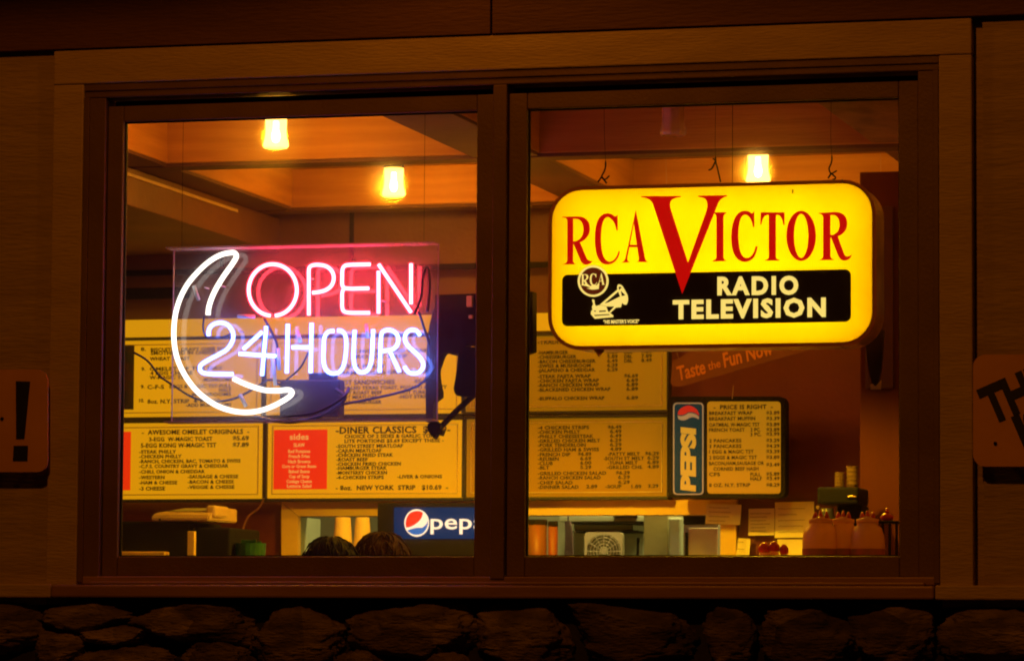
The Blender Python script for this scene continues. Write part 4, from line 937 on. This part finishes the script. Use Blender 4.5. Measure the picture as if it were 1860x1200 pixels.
# kitchen beyond the hatch
t = thing('coffee_canister', (A(977, 1000, 2.86).x, 2.86, 1.1), 'larger rust red canister with black lid, at left end of the hatch in right pane', 'canister', 'rust red canisters')
def canister(t, x0, x1, top, y):
    c = A((x0+x1)/2, top, y); r = abs(A(x1, top, y).x-A(x0, top, y).x)/2
    bm = BM(); lathe(bm, (c.x, y, 0), [(r, 1.101), (r, c.z-.02)], 28); obj('can_body', bm, M['rustcan'], t, True)
    bm = BM(); lathe(bm, (c.x, y, c.z), [(r*1.05, -.019), (r*1.05, -.002), (r*.98, 0.)], 28); obj('lid', bm, M['black'], t)
canister(t, 959, 993, 943, 2.86)
t = thing('coffee_canister', (A(1004, 1000, 2.88).x, 2.88, 1.1), 'slim rust red canister beside the larger one in the right pane', 'canister', 'rust red canisters')
canister(t, 996, 1013, 946, 2.88)
YKF = 3.75
t = thing('range_hood', (A(1100, 950, 4.2).x, 4.2, 0), 'pale green steel hood and wall unit at the back of the kitchen', 'kitchen unit')
bm = BM(); pbox(bm, 1015, 936, 1172, 947, 4.0, 4.6, .004); pbox(bm, 1042, 951, 1150, 963, 4.15, 4.6, .004); obj('hood_body', bm, M['steel'], t)
bm = BM(); pbox(bm, 1036, 946.5, 1168, 950.5, 3.99, 4.2, .001); pbox(bm, 1114, 935, 1156, 939.5, 3.98, 3.999, .001); pbox(bm, 1040, 963.5, 1160, 966, 4.12, 4.3, .001); pieces('dark_rail', bm, M['darkmetal'], t)
bm = BM(); box(bm, A(1020, 1000, 4.3).x, A(1168, 1000, 4.3).x, 4.3, 4.6, .002, A(1100, 966, 4.3).z); obj('back_panel', bm, M['steel'], t)
bm = BM(); tube(bm, [A(1159, 976, 3.9), A(1158, 1040, 3.9)], .006, 8); tube(bm, [A(1157, 979, 3.89), A(1162, 979, 3.89)], .008, 8); obj('utensil', bm, M['darkmetal'], t)
t = thing('desk_fan', (A(1100, 1010, YKF).x, YKF, 1.08), 'square cream fan with round grille seen through the hatch', 'fan')
bm = BM(); rr = rrect(1065, 966, 1134, 1036, 8); add_shape(bm, [rr, ell(1100, 1001, 31, 31.5)], YKF, .03); obj('fan_case', bm, M['cream'], t)
c = A(1100, 1001, YKF); k = abs(A(1131, 1001, YKF).x-c.x)
bm = BM(); lathe(bm, (0, 0, 0), [(k*.99, 0), (k*.99, .025), (k*.2, .03)], 32, cap=False); bmesh.ops.rotate(bm, verts=bm.verts[:], cent=(0, 0, 0), matrix=Matrix.Rotation(math.radians(-90), 3, 'X')); bmesh.ops.translate(bm, verts=bm.verts[:], vec=(c.x, YKF-.028, c.z)); obj('fan_bowl', bm, M['olive'], t)
bm = BM()
for q in (.25, .42, .6, .78, .93): tube(bm, [(c.x+k*q*math.cos(a*math.pi/16), YKF-.031, c.z+k*q*math.sin(a*math.pi/16)) for a in range(32)], .0012, 4, True)
for a in range(12): tube(bm, [(c.x+k*.15*math.cos(a*math.pi/6), YKF-.031, c.z+k*.15*math.sin(a*math.pi/6)), (c.x+k*math.cos(a*math.pi/6), YKF-.031, c.z+k*math.sin(a*math.pi/6))], .0012, 4)
tube(bm, [(c.x, YKF-.036, c.z), (c.x, YKF-.026, c.z)], k*.18, 14); obj('grille', bm, M['cream'], t)
bm = BM(); box(bm, c.x-k*.5, c.x+k*.5, YKF-.04, YKF+.06, 1.08, A(1100, 1037, YKF).z, .004); obj('fan_foot', bm, M['cream'], t)
bm = BM(); box(bm, A(900, 1000, YKF).x, A(1330, 1000, YKF).x, YKF-.08, YKF+.35, 1.04, 1.08, .004); box(bm, A(920, 1000, YKF).x, A(1320, 1000, YKF).x, YKF, YKF+.3, .002, 1.0395); tag(obj('kitchen_bench', bm, M['steel']), 'steel kitchen bench beyond the hatch under the cream fan', 'bench')
t = thing('hanging_apron', (A(1035, 970, 3.5).x, 3.5, 1.1), 'narrow dark apron hanging in the kitchen left of the fan', 'apron')
bm = BM(); add_shape(bm, svg("M 1028 946 L 1037 946 Q 1044 975 1042 1030 L 1026 1030 Q 1030 980 1028 946 Z"), 3.5, .02); obj('apron_cloth', bm, M['shirt'], t)
bm = BM(); tube(bm, [A(1032, 947, 3.49), Vector((A(1032, 940, 3.49).x, 3.49, 2.6))], .003, 6); obj('apron_string', bm, M['shirt'], t)
t = thing('tall_fridge', (A(1190, 1000, 3.4).x, 3.4, 0), 'tall olive refrigerator with a bright pale door edge inside the kitchen', 'refrigerator')
bm = BM(); box(bm, A(1169, 1000, 3.45).x, A(1214, 1000, 3.45).x, 3.45, 3.7, .002, 2.0, .004); obj('fridge_body', bm, M['olive'], t)
bm = BM(); box(bm, A(1213.5, 1000, 3.4).x, A(1237, 1000, 3.4).x, 3.40, 3.45, .3, A(1225, 939, 3.4).z, .008); obj('fridge_door', bm, M['steel'], t)
t = thing('microwave', (A(1272, 1000, 3.2).x, 3.2, 1.1), 'pale microwave oven with a dark control strip behind the notes', 'microwave')
bm = BM(); pbox(bm, 1241, 952, 1306, 1040, 3.2, 3.4, .004); obj('oven_body', bm, M['steel'], t)
bm = BM(); pbox(bm, 1250, 958, 1304, 1035, 3.192, 3.2, .003); obj('oven_door', bm, M['cream'], t)
bm = BM(); pbox(bm, 1241, 934, 1306, 951.5, 3.2, 3.35, .002); o = obj('control_strip', bm, M['darkmetal'], t)
bm = BM(); pbox(bm, 1244, 966, 1249, 1040, 3.185, 3.2, .001); obj('oven_handle', bm, M['darkmetal'], t)

# notes taped to the hatch edge
def note(x0, y0, x1, y1, tilt, label, y, rows, wr_=0):
    t = thing('paper_note', (A((x0+x1)/2, y1, y).x, y, A((x0+x1)/2, y1, y).z), label, 'note', 'notes taped by the hatch')
    cx, cy = (x0+x1)/2, (y0+y1)/2; c = A(cx, cy, y); wx = (A(x1, cy, y).x-A(x0, cy, y).x)/2; hz = (A(cx, y0, y).z-A(cx, y1, y).z)/2
    bm = BM(); g = bmesh.ops.create_grid(bm, x_segments=8, y_segments=8, size=1)
    R2 = Matrix.Rotation(math.radians(tilt), 3, 'Y')
    for v in bm.verts:
        q = Vector((v.co.x*wx, -.004*(1-v.co.y)**2*.9+.002*math.sin(v.co.x*3), v.co.y*hz)); v.co = c+R2@q
    e = bmesh.ops.extrude_face_region(bm, geom=bm.faces[:]); bmesh.ops.translate(bm, verts=[v for v in e['geom'] if isinstance(v, bmesh.types.BMVert)], vec=(0, .0008, 0))
    obj('sheet', bm, M['paper'], t)
    if rows:
        bm = BM()
        for i in range(rows):
            zz = hz*(.62-1.3*i/max(rows-1, 1)); x = -wx*.8
            P = []
            for k in range(26):
                q = Vector((x+wx*1.6*k/25*random.uniform(.985, 1.0), -.017, zz+hz*.05*math.sin(k*2.4+i)*random.uniform(.3, 1))); P.append(c+R2@q)
            cut = random.randint(16, 26); tube(bm, P[:cut], .0008, 4)
        obj('handwriting', bm, M['banner'], t)
note(1283, 915, 1346, 952, 2, 'upper left paper note taped on the yellow casing corner', 2.955, 4)
note(1360, 923, 1407, 972, -1, 'paper note with several lines, between two others on the red wall', 2.985, 6)
note(1408, 911, 1479, 976, -1, 'largest paper note, behind the first squeeze bottle', 2.975, 5)
note(1338, 977, 1362, 1016, 3, 'small paper slip low beside the red bottle caps', 2.975, 3)
note(1412, 979, 1466, 1020, 0, 'low paper sheet under the largest note', 2.965, 0)

# squeeze bottles on the dining counter
YO = .40
def squeeze_bottle(px, y, label, top=936, w=66):
    c = A(px, 1000, y); r = abs(A(px+w/2, 1000, y).x-A(px-w/2, 1000, y).x)/2; zc = A(px, 950, y).z; ztop = A(px, top, y).z
    t = thing('squeeze_bottle', (c.x, y, ZK1), label, 'bottle', 'pale squeeze bottles')
    bm = BM(); lathe(bm, (c.x, y, 0), [(r*.9, ZK1+.001), (r, ZK1+.012), (r, zc-.052), (r*.96, zc-.032), (r*.82, zc-.014), (r*.62, zc-.005), (r*.62, zc)], 28); obj('bottle_body', bm, M['bottle'], t, True)
    bm = BM(); lathe(bm, (c.x, y, 0), [(r*1.012, ZK1+.02), (r*1.012, zc-.075)], 28, cap=False); obj('label_band', bm, M['rustcan'], t, True)
    bm = BM(); lathe(bm, (c.x, y, 0), [(r*.66, zc+.0005), (r*.66, zc+.012), (r*.3, zc+.016), (r*.26, zc+.02)], 24); obj('screw_cap', bm, M['bottle'], t, True)
    bm = BM()
    for dx in (-.5, 0., .5): lathe(bm, (c.x+dx*r*.62, y-.004+abs(dx)*.008, 0), [(r*.17, zc+.0125), (r*.14, zc+.022), (r*.05, zc+.034+(.004 if dx == 0 else 0))], 10)
    pieces('nozzle', bm, M['red'], t, True)
squeeze_bottle(1491, YO, 'leftmost of three pale squeeze bottles with red nozzles')
squeeze_bottle(1532, YO+.03, 'middle one of three pale squeeze bottles with red nozzles', w=60)
squeeze_bottle(1576, YO, 'rightmost of three pale squeeze bottles with red nozzles', w=62)
t = thing('condiment_rack', (A(1612, 1000, .42).x, .42, ZK1), 'dark wire condiment rack with a red bottle at the right end of the pane', 'rack')
xa, xb = A(1594, 1000, .42).x, A(1632, 1000, .42).x; zz = A(1610, 946, .42).z
bm = BM()
for x in (xa, (xa*2+xb)/3, (xa+xb*2)/3, xb):
    tube(bm, [(x, .40, ZK1), (x, .40, zz)], .0025, 6); tube(bm, [(x, .50, ZK1), (x, .50, zz)], .0025, 6)
box(bm, xa-.004, xb+.004, .395, .505, zz-.006, zz, .002); box(bm, xa-.004, xb+.004, .395, .505, ZK1+.001, ZK1+.012, .002); obj('rack_frame', bm, M['darkmetal'], t)
t = thing('red_sauce_bottle', (A(1612, 940, .45).x, .45, zz), 'small red sauce bottle on top of the condiment rack', 'bottle')
c = A(1611, 940, .45); bm = BM(); lathe(bm, (c.x, .45, zz), [(.010, 0), (.018, .006), (.020, .014), (.012, .022), (.006, .026)], 14); obj('bottle_body', bm, M['red'], t, True)
bm = BM(); lathe(bm, (c.x, .45, zz), [(.006, .0265), (.005, .032), (.002, .040)], 10); obj('tip', bm, M['red'], t, True)
for i, (px, top, w_, lab) in enumerate(((1388, 987, 22, 'left red plastic cap of the trio in front of the notes'), (1406, 985, 20, 'middle red plastic cap of the trio, the tallest'), (1424, 990, 16, 'right red plastic cap of the trio in front of the notes'))):
    y = .42; c = A(px, top, y); r = abs(A(px+w_/2, top, y).x-A(px-w_/2, top, y).x)/2
    t = thing('red_capped_bottle', (c.x, y, ZK1), lab, 'bottle', 'red capped sauce bottles')
    bm = BM(); lathe(bm, (c.x, y, 0), [(r*.9, ZK1+.001), (r*1.05, ZK1+.02), (r*.8, c.z-.026)], 18); obj('bottle_body', bm, M['bottle'], t, True)
    bm = BM(); lathe(bm, (c.x, y, c.z), [(r*.85, -.0255), (r, -.02), (r*.95, -.008), (r*.5, 0), (r*.3, .004)], 18, 9, .04); obj('bottle_cap', bm, M['red'], t, True)

# coffee brewer with cups on top
YC2 = 1.75
t = thing('coffee_brewer', (A(1524, 1000, YC2).x, YC2, ZK1), 'dark coffee brewer standing against the orange partition', 'coffee machine')
X = lambda px: A(px, 900, YC2).x; Zz = lambda py: A(1524, py, YC2).z
bm = BM(); box(bm, X(1484), X(1559), YC2, YC2+.2, Zz(915), Zz(884), .008); box(bm, X(1512), X(1559), YC2+.08, YC2+.2, Zz(1010), Zz(915)-.0005, .004); box(bm, X(1484), X(1559), YC2-.02, YC2+.2, Zz(1030), Zz(1010)-.0005, .004); obj('brewer_body', bm, M['black'], t)
bm = BM(); lathe(bm, (X(1500), YC2+.03, 0), [(.030, Zz(1008)), (.036, Zz(985)), (.034, Zz(950)), (.02, Zz(930)), (.022, Zz(922))], 20); obj('carafe', bm, M['neon_box'], t, True)
bm = BM(); tube(bm, [(X(1487), YC2-.004, Zz(921)), (X(1487), YC2-.02, Zz(921))], .006, 8); box(bm, X(1540), X(1556), YC2-.008, YC2-.0005, Zz(903), Zz(900), .001); pieces('chrome_trim', bm, M['chrome'], t)
for px, top, w_, lab in ((1525, 857, 18, 'shorter stack of cream cups on top of the coffee brewer'), (1548, 846, 22, 'taller stack of cream cups on top of the coffee brewer')):
    c = A(px, top, YC2+.1); r = abs(A(px+w_/2, top, YC2+.1).x-A(px-w_/2, top, YC2+.1).x)/2; zb2 = Zz(884)+.001
    bm = BM(); prof = [(r*.75, zb2)]; n = 5; dz = (c.z-zb2)/n
    for i in range(n): prof += [(r*.8, zb2+dz*i+.002), (r*.97, zb2+dz*(i+1)-.004), (r, zb2+dz*(i+1)-.001)]
    lathe(bm, (c.x, YC2+.1, 0), prof, 18); tag(obj('cup_stack', bm, M['brewcup'], None, True), lab, 'cup stack', 'cups on the brewer')
bm = BM(); box(bm, A(1470, 1000, 1.75).x, A(1475, 1000, 1.75).x+.32, 1.7, 2.0, ZK1-.04, Zz(1030)-.0005, .004); box(bm, A(1480, 1000, 1.75).x, A(1475, 1000, 1.75).x+.3, 1.74, 1.98, .002, ZK1-.041)
tag(obj('brewer_stand', bm, M['wood']), 'wooden stand carrying the coffee brewer', 'stand')

# ================================================================== PEOPLE AT THE COUNTER (backs turned, only the hair shows)
def person(px, ptop, y, hair, label, face=1):
    top = A(px, ptop, y); g = Vector((top.x, y, 0)); H = top.z-.0
    seat = H-.82
    bm = BM(); lay = None
    J = {'pel': (0, 0, seat+.09), 'wai': (0, .01, seat+.24), 'che': (0, 0, seat+.43), 'nec': (0, 0, seat+.57), 'hea': (0, .015, seat+.69), 'crn': (0, .01, seat+.76),
         'shl': (-.17, 0, seat+.50), 'ell': (-.23, .06, seat+.26), 'wrl': (-.15, .28, seat+.28), 'hal': (-.12, .36, seat+.28), 'shr': (.17, 0, seat+.50), 'elr': (.23, .06, seat+.26), 'wrr': (.15, .28, seat+.28), 'har': (.12, .36, seat+.28),
         'hil': (-.09, .02, seat+.07), 'knl': (-.12, .42, seat+.07), 'anl': (-.11, .40, seat-.32), 'tol': (-.11, .53, seat-.37), 'hir': (.09, .02, seat+.07), 'knr': (.12, .42, seat+.07), 'anr': (.11, .40, seat-.32), 'tor': (.11, .53, seat-.37)}
    RAD = dict(pel=.14, wai=.125, che=.14, nec=.055, hea=.082, crn=.070, shl=.062, ell=.044, wrl=.03, hal=.034, shr=.062, elr=.044, wrr=.03, har=.034, hil=.09, knl=.062, anl=.04, tol=.035, hir=.09, knr=.062, anr=.04, tor=.035)
    E_ = [('pel', 'wai'), ('wai', 'che'), ('che', 'nec'), ('nec', 'hea'), ('hea', 'crn'), ('che', 'shl'), ('shl', 'ell'), ('ell', 'wrl'), ('wrl', 'hal'), ('che', 'shr'), ('shr', 'elr'), ('elr', 'wrr'), ('wrr', 'har'), ('pel', 'hil'), ('hil', 'knl'), ('knl', 'anl'), ('anl', 'tol'), ('pel', 'hir'), ('hir', 'knr'), ('knr', 'anr'), ('anr', 'tor')]
    for s, hx in ((-1, 'hal'), (1, 'har')):
        for i in range(5):
            n1, n2 = f'{hx}{i}a', f'{hx}{i}b'; b = Vector(J[hx])
            if i < 4: J[n1] = tuple(b+Vector((s*(-.026+.018*i), .06-.004*abs(i-1), -.004))); J[n2] = tuple(b+Vector((s*(-.028+.019*i), .095-.006*abs(i-1), -.022)))
            else: J[n1] = tuple(b+Vector((-s*.04, .02, -.004))); J[n2] = tuple(b+Vector((-s*.052, .048, -.008)))
            RAD[n1] = .0095; RAD[n2] = .008; E_ += [(hx, n1), (n1, n2)]
    keys = list(J); V = {k: bm.verts.new(J[k]) for k in keys}
    for a_, b_ in E_: bm.edges.new((V[a_], V[b_]))
    me = bpy.data.meshes.new('person'); bm.to_mesh(me); bm.free()
    o = bpy.data.objects.new('person', me); COL.objects.link(o); o.location = g
    md = o.modifiers.new('skin', 'SKIN'); sv = me.skin_vertices[0].data
    for i, k in enumerate(keys): sv[i].radius = (RAD[k], RAD[k]*(.75 if k in ('pel', 'wai', 'che') else 1)); sv[i].use_root = (k == 'pel')
    s2 = o.modifiers.new('sub', 'SUBSURF'); s2.levels = 2; s2.render_levels = 2
    me.materials.append(M['skin'])
    tag(o, label, 'person', 'seated customers')
    bm = BM(); bmesh.ops.create_icosphere(bm, subdivisions=4, radius=1)
    for v in bm.verts:
        c = v.co; n = 1+.05*noise.noise(c*3+Vector((px, 0, 0)))+.025*noise.noise(c*9)
        v.co = Vector((c.x*.098*n, .0+c.y*.112*n, seat+.705+c.z*.115*n))
    bmesh.ops.delete(bm, geom=[v for v in bm.verts if v.co.z < seat+.66 and v.co.y > .03], context='VERTS')
    rnd = random.Random(px)
    for _ in range(90):
        a_ = rnd.uniform(0, 2*math.pi); el = rnd.uniform(.15, 1.45); P_ = []
        sw = rnd.uniform(-.25, .25)
        for k_ in range(5):
            e2 = el-k_*.13; aa = a_+sw*k_*.3; lift = 1.02+.05*math.sin(k_*.8)*rnd.uniform(.2, 1)
            P_.append(Vector((.098*lift*math.cos(e2)*math.cos(aa), .112*lift*math.cos(e2)*math.sin(aa), seat+.705+.115*lift*math.sin(e2))))
        tube(bm, P_, [.002, .003, .003, .002, .001], 5)
    obj('hair', bm, hair, o, True)
    # eyes, nose, mouth and ears on the far side of the head
    bm = BM()
    for s in (-1, 1):
        for cpt, rr_ in (((s*.032, .088, seat+.70), .011), ((s*.086, .01, seat+.69), .018)):
            gg = bmesh.ops.create_icosphere(bm, subdivisions=2, radius=rr_); bmesh.ops.translate(bm, verts=gg['verts'], vec=cpt)
    gg = bmesh.ops.create_icosphere(bm, subdivisions=2, radius=.014); bmesh.ops.translate(bm, verts=gg['verts'], vec=(0, .104, seat+.675))
    gg = bmesh.ops.create_icosphere(bm, subdivisions=2, radius=.018); 
    for v in gg['verts']: v.co = Vector((v.co.x*1.3, .088+v.co.y*.4, seat+.64+v.co.z*.35))
    obj('face', bm, M['skin'], o, True)
    # stool
    st = thing('bar_stool', (g.x, g.y+.0, 0), label.split(' with')[0].replace('customer', 'round bar stool under the customer')+' seated', 'stool', 'bar stools')
    st['label'] = 'round bar stool under the '+('dark' if hair is M['hair_black'] else 'brown')+' haired customer'
    bm = BM(); lathe(bm, (g.x, g.y, 0), [(.15, seat-.055), (.17, seat-.04), (.17, seat-.01), (.15, seat+.0)], 24); obj('seat', bm, M['red'], st, True)
    bm = BM(); lathe(bm, (g.x, g.y, 0), [(.19, 0.001), (.18, .02), (.03, .04), (.028, seat-.056)], 20); obj('leg', bm, M['darkmetal'], st, True)
person(601, 974.5, 1.05, M['hair_black'], 'customer with black hair seated at bottom of the left pane')
person(694, 966, 1.35, M['hair_brown'], 'customer with brown hair seated just below the soda sign')
